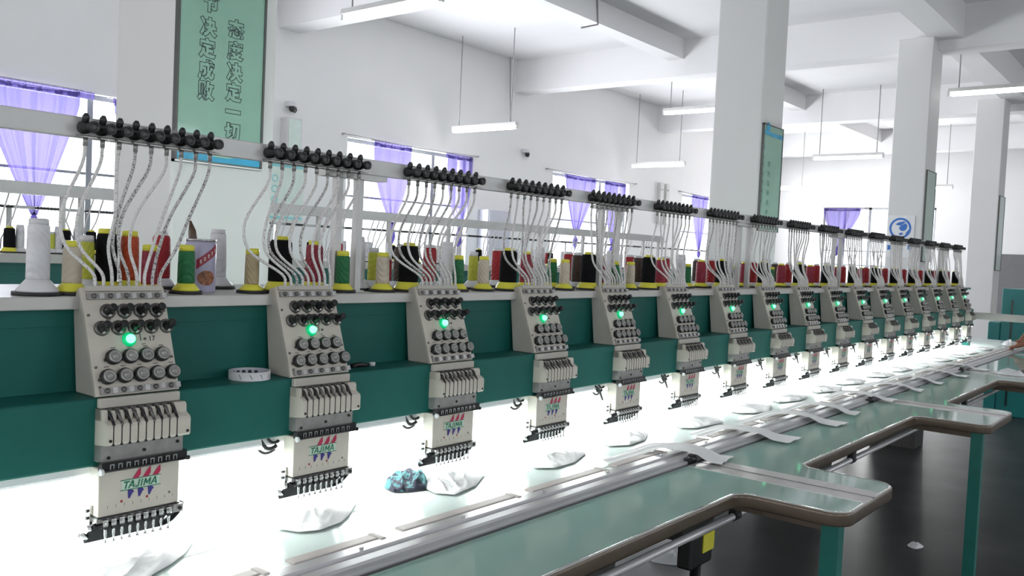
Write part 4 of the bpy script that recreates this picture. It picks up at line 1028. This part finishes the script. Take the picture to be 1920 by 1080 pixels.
# ------------------------------------------------------------------ far right: cabinets
t = empty('control_cabinet', (9.6, 1.2, FLOOR), 'teal control cabinet beyond the far end of the machine', 'cabinet'); off = t.location
a = at(1880, 541, 'x', 9.5)
MB().box(9.5, 10.3, a.y-0.9, a.y, FLOOR, a.z).build('case', CABT, t, off, bevel=0.01)
a2 = at(1853, 603, 'x', 9.49)
MB().box(9.49, 10.2, a.y, a2.y, FLOOR, a2.z).build('side_case', CABT, t, off, bevel=0.01)
MB().box(9.488, 9.49, a.y-0.10, a.y-0.085, FLOOR+0.1, a.z-0.1).build('door_gap', BLACK, t, off)
t = empty('storage_cabinet', (20.6, 3.3, FLOOR), 'dark grey cabinet against the far end wall', 'cabinet'); off = t.location
a = at(1872, 476, 'x', 20.2)
MB().box(20.2, 20.9, a.y-1.2, a.y, FLOOR, a.z).build('case', CABG, t, off, bevel=0.01)
MB().box(20.19, 20.2, a.y-0.6, a.y-0.58, FLOOR+0.05, a.z-0.03).build('door_gap', BLACK, t, off)
MB().box(20.16, 20.19, a.y-0.56, a.y-0.54, -0.5, -0.3).build('handle', STEEL, t, off)

# ------------------------------------------------------------------ person at the far end of the table (only a hand reaches into the picture)
def skin(name, nodes, edges, mtl, parent, root=0, sub=2):
    me = bpy.data.meshes.new(name); me.from_pydata([n[:3] for n in nodes], edges, []); o = bpy.data.objects.new(name, me); C.objects.link(o); o.parent = parent
    md = o.modifiers.new('skin', 'SKIN'); md.use_smooth_shade = True
    for v, n in zip(me.skin_vertices[0].data, nodes):
        r = n[3]; v.radius = (r, n[4] if len(n) > 4 else r)
    me.skin_vertices[0].data[root].use_root = True
    s = o.modifiers.new('sub', 'SUBSURF'); s.levels = s.render_levels = sub
    me.materials.append(mtl); return o
hp = at(1915, 648, 'z', TABLE+0.05)
PXP, PYP = hp.x+0.30, 0.60
t = empty('person', (PXP, PYP, FLOOR), 'person at the far end of the table, only a brown hand showing at the edge', 'person')
ox, oy, oz = PXP, PYP, FLOOR
HZ = hp.z-FLOOR
hx_, hy_ = hp.x-PXP, hp.y-PYP
body = [(0, 0, 0.92, 0.13, 0.10), (0, 0.03, 1.08, 0.125, 0.095), (0, 0.10, 1.24, 0.145, 0.10), (0, 0.16, 1.36, 0.10, 0.08), (0, 0.20, 1.44, 0.052), (0, 0.23, 1.50, 0.055), (0, 0.25, 1.58, 0.088, 0.10), (0, 0.25, 1.66, 0.080, 0.09), (0, 0.25, 1.71, 0.045),
        (-0.17, 0.13, 1.33, 0.062), (-0.30, 0.24, 1.08, 0.048), (hx_+0.05, hy_-0.07, HZ+0.12, 0.040), (hx_+0.012, hy_-0.02, HZ+0.04, 0.038, 0.034), (hx_-0.002, hy_+0.02, HZ-0.005, 0.040, 0.030),
        (0.17, 0.13, 1.33, 0.062), (0.26, 0.20, 1.06, 0.048), (0.20, 0.40, 0.86, 0.034), (0.18, 0.50, 0.83, 0.032, 0.02),
        (-0.10, -0.01, 0.86, 0.095), (-0.11, 0.0, 0.48, 0.06), (-0.11, -0.03, 0.10, 0.042), (-0.12, 0.08, 0.035, 0.04, 0.03),
        (0.10, -0.01, 0.86, 0.095), (0.11, 0.0, 0.48, 0.06), (0.11, -0.03, 0.10, 0.042), (0.12, 0.08, 0.035, 0.04, 0.03)]
edges = [(0, 1), (1, 2), (2, 3), (3, 4), (4, 5), (5, 6), (6, 7), (7, 8), (3, 9), (9, 10), (10, 11), (11, 12), (12, 13), (3, 14), (14, 15), (15, 16), (16, 17), (0, 18), (18, 19), (19, 20), (20, 21), (0, 22), (22, 23), (23, 24), (24, 25)]
fing = []
bx, by, bz = body[13][:3]
for k, (dx, L) in enumerate(((-0.026, 0.060), (-0.009, 0.072), (0.009, 0.068), (0.025, 0.054))):
    i0 = len(body)
    body += [(bx+dx, by+0.010, bz-0.004, 0.0105), (bx+dx*1.1, by+0.012+L*0.5, bz-0.012, 0.0095), (bx+dx*1.15, by+0.008+L*0.55, bz-0.033, 0.0085)]
    edges += [(13, i0), (i0, i0+1), (i0+1, i0+2)]
i0 = len(body); wx, wy, wz = body[12][:3]
body += [(wx-0.035, wy+0.025, wz-0.004, 0.0105), (wx-0.052, wy+0.058, wz-0.010, 0.0085)]; edges += [(12, i0), (i0, i0+1)]
skin('body', body, edges, SKIN, t)
shirt = [(0, 0, 0.90, 0.142, 0.112), (0, 0.03, 1.08, 0.137, 0.107), (0, 0.10, 1.24, 0.157, 0.112), (0, 0.15, 1.35, 0.115, 0.095), (-0.17, 0.13, 1.33, 0.075), (-0.26, 0.21, 1.16, 0.064), (0.17, 0.13, 1.33, 0.075), (0.23, 0.175, 1.16, 0.064)]
skin('shirt', shirt, [(0, 1), (1, 2), (2, 3), (3, 4), (4, 5), (3, 6), (6, 7)], SHIRT, t)
tr = [(0, 0, 0.94, 0.14, 0.11), (-0.10, -0.01, 0.84, 0.106), (-0.11, 0, 0.48, 0.075), (-0.11, -0.03, 0.10, 0.062), (0.10, -0.01, 0.84, 0.106), (0.11, 0, 0.48, 0.075), (0.11, -0.03, 0.10, 0.062)]
skin('trousers', tr, [(0, 1), (1, 2), (2, 3), (0, 4), (4, 5), (5, 6)], TROUS, t)
skin('hair', [(0, 0.22, 1.60, 0.088), (0, 0.235, 1.68, 0.092), (0, 0.24, 1.73, 0.06)], [(0, 1), (1, 2)], HAIR, t)
fc = MB()
for s in (-1, 1): fc.ball((s*0.032, 0.335, 1.62), 0.011)
fc.build('eyes', PAPER, t)
MB().lathe([(0.012, 0), (0.016, 0.02), (0.006, 0.05)], (0, 0.335, 1.57), (0, 0.25, 1), 8).build('nose', SKIN, t)
MB().tube([(-0.025, 0.335, 1.54), (0, 0.345, 1.538), (0.025, 0.335, 1.54)], 0.006, 6).build('mouth', LOGO_R, t)
